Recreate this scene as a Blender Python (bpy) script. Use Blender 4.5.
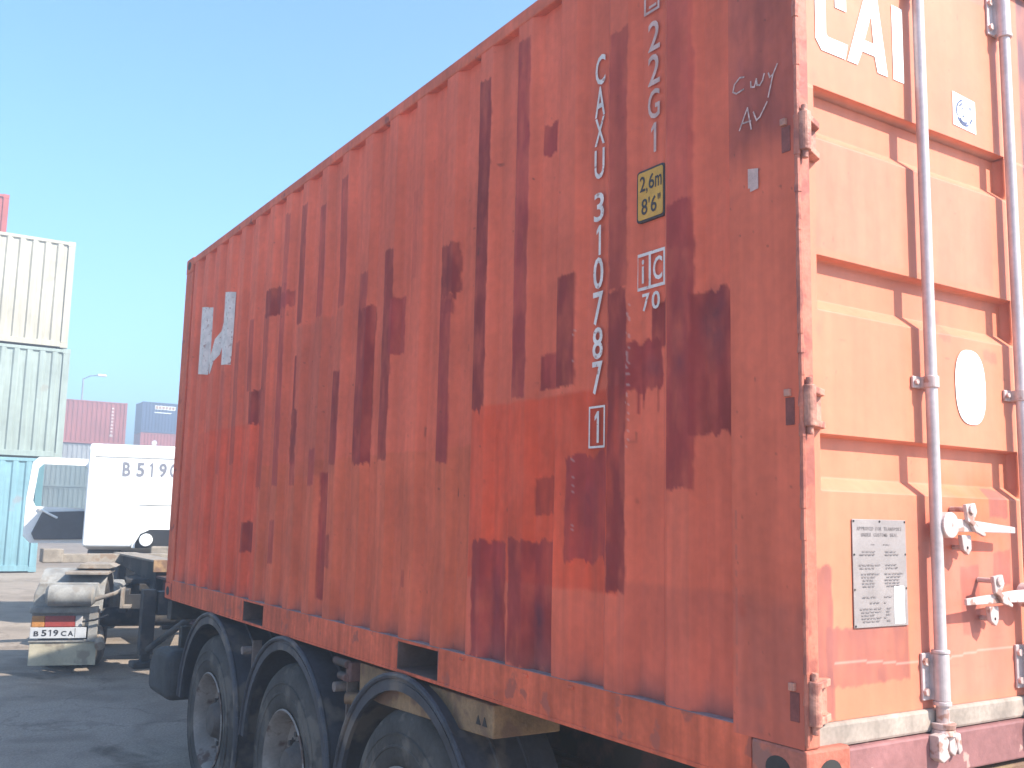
import bpy, bmesh, math, random
import numpy as np
from mathutils import Vector, Matrix

for o in list(bpy.data.objects): bpy.data.objects.remove(o)
S = bpy.context.scene
COL = S.collection
random.seed(7)
RNG = np.random.default_rng(11)
R = math.radians
BASE = 1.20                      # height of the container floor corner above the ground

# ------------------------------------------------------------------ camera
def set_camera():
    yaw, pit, rol = R(32.887), R(7.702), R(1.279)
    f = Vector((math.sin(yaw)*math.cos(pit), math.cos(yaw)*math.cos(pit), math.sin(pit)))
    r = Vector((math.cos(yaw), -math.sin(yaw), 0)); u = r.cross(f)
    r2 = math.cos(rol)*r + math.sin(rol)*u; u2 = -math.sin(rol)*r + math.cos(rol)*u
    m = Matrix((r2, u2, -f)).transposed().to_4x4()
    m.translation = Vector((-1.9345, -1.6607, 0.6569 + BASE))
    cd = bpy.data.cameras.new('camera'); cam = bpy.data.objects.new('camera', cd)
    COL.objects.link(cam); cam.matrix_world = m
    cd.sensor_width = 36; cd.lens = 984.26/1024*36; cd.clip_start = 0.05; cd.clip_end = 2000
    S.camera = cam
set_camera()
S.render.resolution_x, S.render.resolution_y = 1024, 768

# ------------------------------------------------------------------ sky, sun, exposure
SUN = Vector((0.57, -1.0, 1.03)).normalized()        # towards the sun
def set_light():
    w = bpy.data.worlds.new('World'); S.world = w; w.use_nodes = True
    nt = w.node_tree; bg = nt.nodes['Background']
    sky = nt.nodes.new('ShaderNodeTexSky'); sky.sky_type = 'NISHITA'; sky.sun_disc = False
    sky.sun_elevation = math.asin(SUN.z)
    sky.sun_rotation = math.atan2(SUN.x, SUN.y)
    sky.altitude = 50; sky.air_density = 0.9; sky.dust_density = 0.7; sky.ozone_density = 2.0
    tint = nt.nodes.new('ShaderNodeMix'); tint.data_type = 'RGBA'; tint.blend_type = 'MULTIPLY'; tint.inputs[0].default_value = 1.0
    tint.inputs[7].default_value = (0.64, 0.93, 1.04, 1)          # the camera's cool white balance of the clear sky
    nt.links.new(sky.outputs[0], tint.inputs[6]); nt.links.new(tint.outputs[2], bg.inputs[0]); bg.inputs[1].default_value = 0.105
    l = bpy.data.lights.new('sun', 'SUN'); l.energy = 3.3; l.angle = R(0.55); l.color = (1.0, 0.94, 0.85)
    o = bpy.data.objects.new('sun', l); COL.objects.link(o)
    o.rotation_euler = SUN.to_track_quat('Z', 'Y').to_euler(); o.location = SUN*40
set_light()
vs = S.view_settings
vs.view_transform = 'Standard'; vs.look = 'None'; vs.gamma = 1.0; vs.use_curve_mapping = False
vs.exposure = 1.85

# ------------------------------------------------------------------ materials
MATS = {}
def srgb(r, g, b):
    f = lambda c: ((c/255+0.055)/1.055)**2.4 if c/255 > 0.04045 else c/255/12.92
    return (f(r), f(g), f(b))
def mat(name, col, rough=0.6, var=0.25, scale=6.0, metal=0.0, attr=None, bump=0.0, bscale=120.0,
        wear=None, wear_amt=0.5, wear_scale=5.0, streak=0.0, spec=0.35, alpha=None):
    """plain procedural surface: colour, large + fine noise variation, optional wear colour in blotches, optional bump"""
    if name in MATS: return MATS[name]
    m = bpy.data.materials.new(name); m.use_nodes = True; MATS[name] = m
    nt = m.node_tree; N = nt.nodes; L = nt.links; b = N['Principled BSDF']
    tc = N.new('ShaderNodeTexCoord')
    if attr:
        src = N.new('ShaderNodeAttribute'); src.attribute_name = attr; base = src.outputs['Color']
    else:
        src = N.new('ShaderNodeRGB'); src.outputs[0].default_value = (*col, 1); base = src.outputs[0]
    def noise(sc, det=4, vec=None):
        n = N.new('ShaderNodeTexNoise'); n.inputs['Scale'].default_value = sc; n.inputs['Detail'].default_value = det
        L.new(vec or tc.outputs['Object'], n.inputs['Vector']); return n
    def ramp(sock, a, b2):
        r = N.new('ShaderNodeMapRange'); r.inputs[1].default_value = a; r.inputs[2].default_value = b2
        L.new(sock, r.inputs[0]); return r.outputs[0]
    def mul(a, v0, v1, sock):
        mx = N.new('ShaderNodeMix'); mx.data_type = 'RGBA'; mx.blend_type = 'MULTIPLY'; mx.inputs[0].default_value = 1
        r = N.new('ShaderNodeMapRange'); r.inputs[1].default_value = .3; r.inputs[2].default_value = .7
        r.inputs[3].default_value = v0; r.inputs[4].default_value = v1; L.new(sock, r.inputs[0])
        L.new(a, mx.inputs[6]); L.new(r.outputs[0], mx.inputs[7]); return mx.outputs[2]
    out = base
    if var:
        out = mul(out, 1-var, 1+var*0.6, noise(scale, 5).outputs['Fac'])
        out = mul(out, 1-var*0.45, 1+var*0.3, noise(scale*9, 4).outputs['Fac'])
    if streak:
        mp = N.new('ShaderNodeMapping'); mp.inputs['Scale'].default_value = (14, 14, 0.7); L.new(tc.outputs['Object'], mp.inputs[0])
        out = mul(out, 1-streak, 1+streak*0.6, noise(1.6, 4, mp.outputs[0]).outputs['Fac'])
    if wear:
        f = ramp(noise(wear_scale, 9).outputs['Fac'], 0.62-0.2*wear_amt, 0.66-0.14*wear_amt)
        mx = N.new('ShaderNodeMix'); mx.data_type = 'RGBA'; L.new(f, mx.inputs[0]); L.new(out, mx.inputs[6])
        mx.inputs[7].default_value = (*wear, 1); out = mx.outputs[2]
    L.new(out, b.inputs['Base Color'])
    rn = N.new('ShaderNodeMapRange'); rn.inputs[3].default_value = max(0.05, rough-0.1); rn.inputs[4].default_value = min(1, rough+0.1)
    L.new(noise(scale*2.3, 3).outputs['Fac'], rn.inputs[0]); L.new(rn.outputs[0], b.inputs['Roughness'])
    b.inputs['Metallic'].default_value = metal; b.inputs['Specular IOR Level'].default_value = spec
    if bump:
        bp = N.new('ShaderNodeBump'); bp.inputs['Strength'].default_value = bump; bp.inputs['Distance'].default_value = 0.01
        L.new(noise(bscale, 5).outputs['Fac'], bp.inputs['Height']); L.new(bp.outputs[0], b.inputs['Normal'])
    return m
ORANGE = (0.74, 0.142, 0.078)
MAROON = (0.34, 0.044, 0.040)
mat('side_paint', ORANGE, 0.75, 0.16, 3.0, attr='paint', spec=0.12, streak=0.12, bump=0.12, bscale=14)
mat('door_paint', ORANGE, 0.5, 0.10, 3.0, attr='paint', streak=0.07, bump=0.10, bscale=18)
mat('frame_paint', (0.64, 0.132, 0.068), 0.7, 0.22, 4.0, wear=(0.30, 0.07, 0.05), wear_amt=0.0, wear_scale=7, streak=0.15, bump=0.15, bscale=30, spec=0.15)
mat('post_edge_paint', (0.50, 0.150, 0.095), 0.55, 0.3, 9.0, wear=(0.30, 0.085, 0.06), wear_amt=0.6, wear_scale=11, bump=0.2, bscale=60)
mat('sill_paint', (0.27, 0.115, 0.110), 0.6, 0.25, 6.0, wear=(0.44, 0.26, 0.22), wear_amt=-.15, wear_scale=13, bump=0.15, bscale=50)
mat('hole_shade', (0.035, 0.030, 0.028), 0.8, 0.3, 6.0)  # near-black colour that stands for the shade inside holes
mat('rod_steel', (0.56, 0.47, 0.46), 0.38, 0.22, 7.0, metal=0.25, spec=0.5)
mat('bracket_steel', (0.56, 0.43, 0.40), 0.5, 0.2, 12.0, metal=0.2, wear=(0.36, 0.2, 0.16), wear_amt=0.3, wear_scale=25)
mat('gasket_rubber', (0.36, 0.29, 0.24), 0.75, 0.3, 9.0, streak=0.15)
mat('white_marking', (0.72, 0.62, 0.56), 0.6, 0.2, 18.0, wear=(0.44, 0.26, 0.22), wear_amt=0.05, wear_scale=40)
mat('faded_marking', (0.58, 0.37, 0.32), 0.6, 0.25, 25.0)
mat('door_white', (0.82, 0.81, 0.78), 0.55, 0.06, 10.0)
mat('sticker_white', (0.80, 0.80, 0.80), 0.45, 0.05, 20.0)
mat('sticker_ink', (0.10, 0.12, 0.24), 0.5, 0.6, 60.0)
mat('sign_yellow', (0.62, 0.31, 0.035), 0.5, 0.2, 20.0)
mat('sign_black', (0.035, 0.022, 0.018), 0.5, 0.3, 20.0)
mat('chalk', (0.62, 0.42, 0.38), 0.9, 0.5, 80.0)
mat('plate_metal', (0.34, 0.29, 0.275), 0.42, 0.14, 14.0, metal=0.3)
mat('plate_ink', (0.22, 0.185, 0.18), 0.6, 0.5, 90.0)
mat('tyre_rubber', (0.062, 0.055, 0.050), 0.85, 0.45, 5.0, wear=(0.125, 0.105, 0.088), wear_amt=0.55, wear_scale=6, bump=0.3, bscale=60)
mat('rim_steel', (0.25, 0.21, 0.185), 0.6, 0.3, 7.0, wear=(0.10, 0.055, 0.04), wear_amt=0.45, wear_scale=9)
mat('hub_dark', (0.10, 0.08, 0.07), 0.7, 0.4, 14.0)
mat('fender_plastic', (0.046, 0.047, 0.058), 0.6, 0.45, 5.0, wear=(0.13, 0.105, 0.09), wear_amt=0.4, wear_scale=3, bump=0.1, bscale=40)
mat('chassis_yellow', (0.27, 0.165, 0.085), 0.75, 0.4, 8.0, wear=(0.16, 0.09, 0.055), wear_amt=0.7, wear_scale=9, bump=0.3, bscale=80)
mat('chassis_red', (0.13, 0.062, 0.052), 0.75, 0.35, 8.0, wear=(0.055, 0.042, 0.036), wear_amt=0.7, wear_scale=6)
mat('chassis_dusty', (0.30, 0.25, 0.20), 0.8, 0.35, 8.0, wear=(0.24, 0.17, 0.12), wear_amt=0.3, wear_scale=8)
mat('chassis_dark', (0.045, 0.042, 0.040), 0.8, 0.4, 7.0, wear=(0.09, 0.075, 0.062), wear_amt=0.5, wear_scale=5)
mat('toolbox_plastic', (0.055, 0.053, 0.053), 0.75, 0.45, 7.0, bump=0.25, bscale=90)
mat('truck_white', (0.80, 0.80, 0.78), 0.35, 0.06, 3.0, spec=0.5)
mat('truck_text', (0.22, 0.22, 0.25), 0.5, 0.2, 30.0)
mat('trim_grey', (0.10, 0.10, 0.105), 0.7, 0.2, 8.0)
mat('seal_black', (0.025, 0.025, 0.027), 0.6, 0.2, 8.0)
mat('mudguard_grey', (0.29, 0.275, 0.25), 0.75, 0.35, 7.0, wear=(0.23, 0.205, 0.175), wear_amt=0.4, wear_scale=8)
mat('mudflap_beige', (0.42, 0.37, 0.27), 0.75, 0.2, 6.0, wear=(0.25, 0.21, 0.16), wear_amt=0.4, wear_scale=5)
mat('lamp_red', (0.32, 0.055, 0.045), 0.3, 0.2, 20.0)
mat('lamp_orange', (0.46, 0.20, 0.06), 0.3, 0.2, 20.0)
mat('lamp_grey', (0.45, 0.42, 0.40), 0.4, 0.2, 20.0)
mat('plate_white', (0.48, 0.48, 0.48), 0.4, 0.12, 14.0)
mat('plate_black', (0.03, 0.03, 0.035), 0.5, 0.1, 14.0)
mat('plywood', (0.16, 0.10, 0.06), 0.8, 0.2, 5.0)

def glass_material():
    m = bpy.data.materials.new('window_glass'); m.use_nodes = True; nt = m.node_tree
    nt.nodes.remove(nt.nodes['Principled BSDF'])
    t = nt.nodes.new('ShaderNodeBsdfTransparent'); t.inputs[0].default_value = (0.80, 0.86, 0.86, 1)
    g = nt.nodes.new('ShaderNodeBsdfGlossy'); g.inputs['Roughness'].default_value = 0.04
    f = nt.nodes.new('ShaderNodeFresnel'); f.inputs[0].default_value = 1.45; mx = nt.nodes.new('ShaderNodeMixShader')
    nt.links.new(f.outputs[0], mx.inputs[0]); nt.links.new(t.outputs[0], mx.inputs[1]); nt.links.new(g.outputs[0], mx.inputs[2])
    nt.links.new(mx.outputs[0], nt.nodes['Material Output'].inputs[0])
    MATS['window_glass'] = m
glass_material()

def ground_material():
    m = bpy.data.materials.new('yard_concrete'); m.use_nodes = True; MATS['yard_concrete'] = m
    nt = m.node_tree; N = nt.nodes; L = nt.links; b = N['Principled BSDF']; tc = N.new('ShaderNodeTexCoord')
    def noise(sc, det, dist=0.0):
        n = N.new('ShaderNodeTexNoise'); n.inputs['Scale'].default_value = sc; n.inputs['Detail'].default_value = det
        n.inputs['Distortion'].default_value = dist; L.new(tc.outputs['Object'], n.inputs['Vector']); return n.outputs['Fac']
    def cr(fac, stops):
        c = N.new('ShaderNodeValToRGB'); e = c.color_ramp.elements
        for i, (p, col) in enumerate(stops):
            el = e[i] if i < 2 else e.new(p)
            el.position = p; el.color = (*col, 1)
        L.new(fac, c.inputs[0]); return c.outputs[0]
    a = cr(noise(0.35, 6, .4), [(0.3, (0.31, 0.250, 0.200)), (0.7, (0.40, 0.325, 0.262))])
    sp = cr(noise(60, 3), [(0.3, (0.72, 0.72, 0.72)), (0.7, (1.1, 1.1, 1.1))])
    st = cr(noise(1.7, 8, 1.0), [(0.34, (0.74, 0.73, 0.72)), (0.54, (1, 1, 1))])
    vo = N.new('ShaderNodeTexVoronoi'); vo.feature = 'DISTANCE_TO_EDGE'; vo.inputs['Scale'].default_value = 0.55
    mp = N.new('ShaderNodeVectorMath'); mp.operation = 'ADD'
    n3 = N.new('ShaderNodeTexNoise'); n3.inputs['Scale'].default_value = 1.3; n3.inputs['Detail'].default_value = 6
    L.new(tc.outputs['Object'], n3.inputs['Vector']); L.new(tc.outputs['Object'], mp.inputs[0]); L.new(n3.outputs['Color'], mp.inputs[1])
    L.new(mp.outputs[0], vo.inputs['Vector'])
    ck = cr(vo.outputs['Distance'], [(0.002, (0.74, 0.73, 0.72)), (0.008, (1, 1, 1))])
    oil = cr(noise(0.9, 4, 0.6), [(0.27, (0.45, 0.44, 0.43)), (0.33, (1, 1, 1))])
    gr = cr(noise(230, 2), [(0.32, (0.55, 0.55, 0.55)), (0.42, (1, 1, 1))])
    o = a
    for k in (sp, st, ck, oil, gr):
        mx = N.new('ShaderNodeMix'); mx.data_type = 'RGBA'; mx.blend_type = 'MULTIPLY'; mx.inputs[0].default_value = 1
        L.new(o, mx.inputs[6]); L.new(k, mx.inputs[7]); o = mx.outputs[2]
    L.new(o, b.inputs['Base Color']); b.inputs['Roughness'].default_value = 0.9; b.inputs['Specular IOR Level'].default_value = 0.2
    bp = N.new('ShaderNodeBump'); bp.inputs['Strength'].default_value = 0.35; bp.inputs['Distance'].default_value = 0.02
    L.new(noise(45, 6), bp.inputs['Height']); L.new(bp.outputs[0], b.inputs['Normal'])
ground_material()

# ------------------------------------------------------------------ mesh helpers
class MB:
    def __init__(s): s.bm = bmesh.new()
    def box(s, x0, x1, y0, y1, z0, z1, M=None):
        v = [s.bm.verts.new((x, y, z)) for x in (x0, x1) for y in (y0, y1) for z in (z0, z1)]
        for q in ((0,1,3,2), (4,6,7,5), (0,4,5,1), (2,3,7,6), (0,2,6,4), (1,5,7,3)): s.bm.faces.new([v[i] for i in q])
        if M is not None:
            for p in v: p.co = M @ p.co
        return s
    def cyl(s, a, b, r, r2=None, n=20, cap=True):
        a, b = Vector(a), Vector(b); r2 = r if r2 is None else r2
        d = (b-a).normalized(); t = d.orthogonal().normalized(); w = d.cross(t)
        A, B = [], []
        for i in range(n):
            c, q = math.cos(2*math.pi*i/n), math.sin(2*math.pi*i/n)
            A.append(s.bm.verts.new(a+(t*c+w*q)*r)); B.append(s.bm.verts.new(b+(t*c+w*q)*r2))
        for i in range(n): s.bm.faces.new((A[i], A[(i+1)%n], B[(i+1)%n], B[i]))
        if cap: s.bm.faces.new(A[::-1]); s.bm.faces.new(B)
        return s
    def lathe(s, prof, o=(0,0,0), n=48, closed=False):
        """prof: (x, r) pairs, revolved about the X axis through o"""
        rings = []
        for x, r in prof:
            rings.append([s.bm.verts.new((o[0]+x, o[1]+r*math.cos(2*math.pi*i/n), o[2]+r*math.sin(2*math.pi*i/n))) for i in range(n)])
        m = len(rings)
        for k in range(m if closed else m-1):
            A, B = rings[k], rings[(k+1) % m]
            for i in range(n): s.bm.faces.new((A[i], A[(i+1)%n], B[(i+1)%n], B[i]))
        return s
    def prism(s, pts, axis, a, b):
        """pts: outline in the two other axes, extruded from a to b along axis (0 x, 1 y, 2 z)"""
        def P(p, t): q = list(p); q.insert(axis, t); return s.bm.verts.new(q)
        A = [P(p, a) for p in pts]; B = [P(p, b) for p in pts]; n = len(pts)
        s.bm.faces.new(A); s.bm.faces.new(B[::-1])
        for i in range(n): s.bm.faces.new((A[i], B[i], B[(i+1)%n], A[(i+1)%n]))
        return s
    def tube(s, pts, r, n=10):
        for a, b in zip(pts, pts[1:]): s.cyl(a, b, r, n=n)
        return s
    def build(s, name, m, parent=None, bevel=0.0, smooth=False, seg=2, label=None):
        bm = s.bm
        bmesh.ops.recalc_face_normals(bm, faces=bm.faces)
        if bevel: bmesh.ops.bevel(bm, geom=[e for e in bm.edges if e.is_manifold and e.calc_face_angle(0) > 0.5], offset=bevel, segments=seg, affect='EDGES', profile=0.5)
        me = bpy.data.meshes.new(name); bm.to_mesh(me); bm.free()
        return link(name, me, m, parent, smooth, label)
def link(name, me, m, parent=None, smooth=False, label=None):
    me.materials.append(MATS[m] if isinstance(m, str) else m)
    if smooth:
        me.shade_smooth(); me.set_sharp_from_angle(angle=R(38))
    o = bpy.data.objects.new(name, me); COL.objects.link(o)
    if parent: o.parent = parent
    if label: o['label'] = label
    return o
def tag(o, label, cat, group=None):
    o['label'] = label; o['category'] = cat
    if group: o['group'] = group
    return o
def thing(name, label, cat, loc=(0,0,0), rz=0.0, group=None):
    o = bpy.data.objects.new(name, None); COL.objects.link(o); o.location = loc; o.rotation_euler = (0, 0, rz)
    o.empty_display_size = 0.3
    return tag(o, label, cat, group)
def dup(o, parent, loc=None, rot=None):
    c = o.copy(); COL.objects.link(c); c.parent = parent
    if loc is not None: c.location = loc
    if rot is not None: c.rotation_euler = rot
    for ch in list(o.children): dup(ch, c)
    return c

# smooth value noise for paint edges, dents and blotches (numpy)
def vnoise(u, v, scale, seed=0):
    rng = np.random.default_rng(seed); T = rng.random((256, 256))
    x, y = np.asarray(u)*scale, np.asarray(v)*scale
    xi, yi = np.floor(x).astype(int), np.floor(y).astype(int); fx, fy = x-xi, y-yi
    fx, fy = fx*fx*(3-2*fx), fy*fy*(3-2*fy)
    g = lambda a, b: T[a % 256, b % 256]
    return (g(xi, yi)*(1-fx)+g(xi+1, yi)*fx)*(1-fy)+(g(xi, yi+1)*(1-fx)+g(xi+1, yi+1)*fx)*fy
def fnoise(u, v, scale, seed=0, oct=4):
    t = 0; a = 0.5; n = 0
    for k in range(oct): t = t+a*vnoise(u, v, scale*2**k, seed+k); n += a; a *= 0.5
    return t/n

def grid_mesh(name, us, vs_, posf, colf, m, parent, label=None):
    """dense sheet over (u, v): posf -> xyz arrays, colf -> rgb arrays kept in the point colour attribute 'paint'"""
    U, V = np.meshgrid(us, vs_, indexing='ij'); nu, nv = U.shape
    P = np.stack(posf(U, V), -1).reshape(-1, 3)
    i = np.arange(nu*nv).reshape(nu, nv)
    F = np.stack([i[:-1, :-1], i[1:, :-1], i[1:, 1:], i[:-1, 1:]], -1).reshape(-1, 4)
    me = bpy.data.meshes.new(name); nf = len(F)
    me.vertices.add(len(P)); me.vertices.foreach_set('co', P.astype(np.float32).ravel())
    me.loops.add(nf*4); me.loops.foreach_set('vertex_index', F.astype(np.int32).ravel())
    me.polygons.add(nf); me.polygons.foreach_set('loop_start', np.arange(0, nf*4, 4, dtype=np.int32))
    me.update(calc_edges=True)
    C = np.concatenate([np.stack(colf(U, V), -1).reshape(-1, 3), np.ones((nu*nv, 1))], 1)
    at = me.attributes.new('paint', 'FLOAT_COLOR', 'POINT'); at.data.foreach_set('color', C.astype(np.float32).ravel())
    return link(name, me, m, parent, label=label)

class Paint:
    """layers of brushed paint over a base colour, with ragged edges"""
    def __init__(s, U, V, base): s.U, s.V = U, V; s.c = np.ones(U.shape+(3,))*np.array(base); s.k = 0
    def patch(s, u0, u1, v0, v1, col, a=1.0, rag=0.008, soft=0.003, drip=0.0, mott=0.4, raggy_u=0.6):
        s.k += 17; k = s.k; pad = rag*3+soft+drip+0.01
        U, V = s.U, s.V
        iu = np.where((U[:, 0] > u0-pad) & (U[:, 0] < u1+pad))[0]; iv = np.where((V[0] > v0-pad) & (V[0] < v1+pad))[0]
        if len(iu) == 0 or len(iv) == 0: return
        sl = (slice(iu[0], iu[-1]+1), slice(iv[0], iv[-1]+1)); u, v = U[sl], V[sl]
        eu = (fnoise(v*0+k, v, 22, k)-0.5)*2*rag*raggy_u+(fnoise(v*0+k, v, 5, k+3)-.5)*2*rag*raggy_u
        ev = (fnoise(u, u*0+k, 60, k+1)-0.5)*2*rag+(fnoise(u, u*0+k, 13, k+2)-0.5)*2.5*rag
        d = np.minimum(np.minimum(u-(u0+eu), (u1+eu*0.7)-u), np.minimum(v-(v0+ev), (v1+ev)-v))
        if drip:
            dd = np.clip(vnoise(u, u*0+k, 55, k+9)-0.62, 0, 1)*drip*2.6
            d = np.minimum(np.minimum(u-(u0+eu), (u1+eu)-u), np.minimum(v-(v0+ev-dd), (v1+ev)-v))
        mk = np.clip(0.5+d/(2*soft), 0, 1)*a*(1-mott*np.clip(fnoise(u, v*0.35, 26, k+5)*2.4-0.9, 0, 1))
        tone = 0.80+0.45*fnoise(u*1.6, v*0.5, 11, k+7)          # brush load varies over a patch
        s.c[sl] = s.c[sl]*(1-mk[..., None])+np.array(col)*tone[..., None]*mk[..., None]
    def blend(s, mask, col): s.c = s.c*(1-mask[..., None])+np.array(col)*mask[..., None]
    def out(s): return s.c[..., 0], s.c[..., 1], s.c[..., 2]

def text_mesh(ch, bold=0.0):
    cu = bpy.data.curves.new('t', 'FONT'); cu.body = ch; cu.size = 1.0; cu.offset = bold; cu.resolution_u = 3
    o = bpy.data.objects.new('t', cu); COL.objects.link(o)
    me = bpy.data.meshes.new_from_object(o.evaluated_get(bpy.context.evaluated_depsgraph_get()))
    bpy.data.objects.remove(o); bpy.data.curves.remove(cu)
    return me
def letters(name, items, mapf, m, parent, bold=0.0, label=None):
    """items: (char, u0, u1, v0, v1); each glyph is fitted into its box and carried onto the surface by mapf"""
    o = None
    for ch, u0, u1, v0, v1 in items:
        bm = bmesh.new()
        if ch == '1':
            for pl in ([(.52, 0), (1, 0), (1, 1), (.58, 1), (.52, .95)], [(0, .70), (.52, .80), (.52, .95), (.58, 1), (0, .84)]):
                bm.faces.new([bm.verts.new(mapf(u0+a*(u1-u0), v0+b*(v1-v0))) for a, b in pl])
            me = bpy.data.meshes.new(name); bm.to_mesh(me); bm.free(); o = link(name, me, m, parent, label=label); continue
        me = text_mesh(ch, bold); P = np.array([v.co[:] for v in me.vertices]); lo, hi = P.min(0), P.max(0)
        vs2 = [bm.verts.new(mapf(u0+(p[0]-lo[0])/(hi[0]-lo[0])*(u1-u0), v0+(p[1]-lo[1])/(hi[1]-lo[1])*(v1-v0))) for p in P]
        for p in me.polygons:
            try: bm.faces.new([vs2[i] for i in p.vertices])
            except ValueError: pass
        bpy.data.meshes.remove(me)
        me = bpy.data.meshes.new(name); bm.to_mesh(me); bm.free()
        o = link(name, me, m, parent, label=label)
    return o
def strokes(name, lines, w, mapf, m, parent, label=None):
    """thin ribbons along polylines in (u, v)"""
    bm = bmesh.new()
    for k, ln in enumerate(lines):
        p0 = Vector(mapf(*ln[0])); nn = (Vector(mapf(ln[0][0]+.01, ln[0][1]))-p0).cross(Vector(mapf(ln[0][0], ln[0][1]+.01))-p0).normalized()
        if min(nn) > -0.5: nn = -nn                       # every marking faces -x or -y
        for (a, b) in zip(ln, ln[1:]):
            a, b = Vector(a), Vector(b); d = (b-a).normalized(); n = Vector((-d.y, d.x))*w/2; e = d*w*0.5
            bm.faces.new([bm.verts.new(Vector(mapf(p.x, p.y))+nn*0.0003*min(k, 6)) for p in (a-n+e, b-n+e, b+n+e, a+n+e)])
    me = bpy.data.meshes.new(name); bm.to_mesh(me); bm.free()
    o = link(name, me, m, parent, label=label)
    if len(lines) > 1: o['kind'] = 'stuff'
    return o
def sheet(name, polys, mapf, m, parent, cuts=(), label=None):
    """flat polygons in (u, v), cut along the lines u = c so that they can fold over corrugations"""
    bm = bmesh.new()
    for pl in polys: bm.faces.new([bm.verts.new((p[0], p[1], 0)) for p in pl])
    for c in cuts: bmesh.ops.bisect_plane(bm, geom=bm.verts[:]+bm.edges[:]+bm.faces[:], plane_co=(c, 0, 0), plane_no=(1, 0, 0))
    for v in bm.verts: v.co = mapf(v.co.x, v.co.y)
    me = bpy.data.meshes.new(name); bm.to_mesh(me); bm.free()
    return link(name, me, m, parent, label=label)
def ellipse(cu, cv, ru, rv, n=36, pw=2.0):
    f = lambda t: math.copysign(abs(t)**(2/pw), t)
    return [(cu+ru*f(math.cos(2*math.pi*i/n)), cv+rv*f(math.sin(2*math.pi*i/n))) for i in range(n)]

# ------------------------------------------------------------------ ground
GY = [(-200, 0), (4.5, 0), (7, 0.07), (10, 0.20), (16, 0.30), (24, 0.37), (60, 0.40), (200, 0.40)]
def ground_z(y): return float(np.interp(y, [g[0] for g in GY], [g[1] for g in GY]))
def build_ground():
    xs = sorted(set(list(np.linspace(-190, 190, 39))+list(np.arange(-12, 14, 1.0))))
    ys = sorted(set(list(np.linspace(-190, 190, 39))+list(np.arange(-8, 30, 0.75))))
    v = [(x, y, ground_z(y)) for x in xs for y in ys]; n = len(ys)
    f = [(i*n+j, (i+1)*n+j, (i+1)*n+j+1, i*n+j+1) for i in range(len(xs)-1) for j in range(n-1)]
    me = bpy.data.meshes.new('ground'); me.from_pydata(v, [], f); me.shade_smooth()
    o = link('ground', me, 'yard_concrete'); o['kind'] = 'structure'
    o['label'] = 'grey dusty concrete yard'
build_ground()

# ------------------------------------------------------------------ the orange container on the trailer
LEN, WID, HGT = 6.058, 2.438, 2.591
PITCH, OUTC, DEPTH = 0.2805, 0.735, 0.030
def side_x(y):
    """depth of the corrugated side behind the rails at length y"""
    t = np.abs(((np.asarray(y, float)-OUTC+PITCH/2) % PITCH)-PITCH/2)
    return 0.004+DEPTH*np.clip((t-0.046)/0.042, 0, 1)
BREAKS = sorted(OUTC+PITCH*k+d for k in range(-3, 21) for d in (-0.088, -0.046, 0.046, 0.088))
Y0, Y1, Z0, Z1 = 0.238, 5.87, 0.142, 2.528

box = thing('shipping_container', 'faded orange shipping container with dark red touch up patches on the trailer', 'container', (0, 0, BASE))
DARK = [  # u0, u1, v0, v1, alpha   (u along the length, v above the base)
 (1.535,1.625,1.075,2.40,.85),(1.257,1.343,1.081,2.456,.9),(1.115,1.20,1.971,2.088,.9),(1.775,1.90,1.566,1.781,.9),
 (1.81,1.91,0.874,1.55,.8),(1.80,1.90,1.49,1.57,.75),(2.375,2.465,0.903,1.886,.75),(2.29,2.40,1.379,1.643,.85),
 (2.655,2.745,1.64,1.829,.6),(2.60,2.79,0.897,1.655,.95),(0.965,1.07,1.096,1.482,.92),(1.10,1.20,1.107,1.233,.85),
 (0.690,0.780,1.382,2.253,.6),(0.690,0.780,0.438,1.382,.88),(0.80,1.00,0.520,0.862,.82),
 (0.555,0.70,1.053,1.206,.95),(0.52,0.60,1.18,1.320,.9),(0.395,0.505,1.45,2.50,.5),(0.395,0.505,0.747,1.60,.9),
 (0.255,0.41,0.895,1.306,.85),(1.10,1.21,0.667,0.796,.55),(1.395,1.585,0.142,0.568,.9),(1.085,1.335,0.142,0.576,.92),
 (3.90,4.13,1.828,2.0,.8),(3.71,3.88,1.835,1.924,.6),(3.78,3.86,1.975,2.406,.4),(3.51,3.595,1.712,2.404,.65),
 (3.23,3.32,1.704,2.323,.65),(2.945,3.03,1.714,2.402,.65),(3.555,3.64,1.223,1.529,.8),(3.52,3.68,0.929,1.225,.8),
 (3.51,3.59,0.795,0.927,.6),(2.945,3.035,0.894,1.37,.85),(4.20,4.38,1.191,1.396,.8),(3.78,3.87,0.803,1.988,.6),
 (4.345,4.43,1.403,1.859,.5),(4.06,4.15,0.80,1.853,.45),(3.225,3.31,0.796,0.987,.7),(3.09,3.18,0.220,0.861,.8),
 (2.98,3.08,0.394,0.547,.6),(4.18,4.37,0.412,0.592,.75),(3.79,3.87,0.368,0.61,.6),(2.15,2.23,0.349,0.42,.35),
 (4.62,4.70,0.95,1.75,.3),(4.90,4.98,0.9,1.6,.22),(2.14,2.20,1.7,2.1,.12)]
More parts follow.
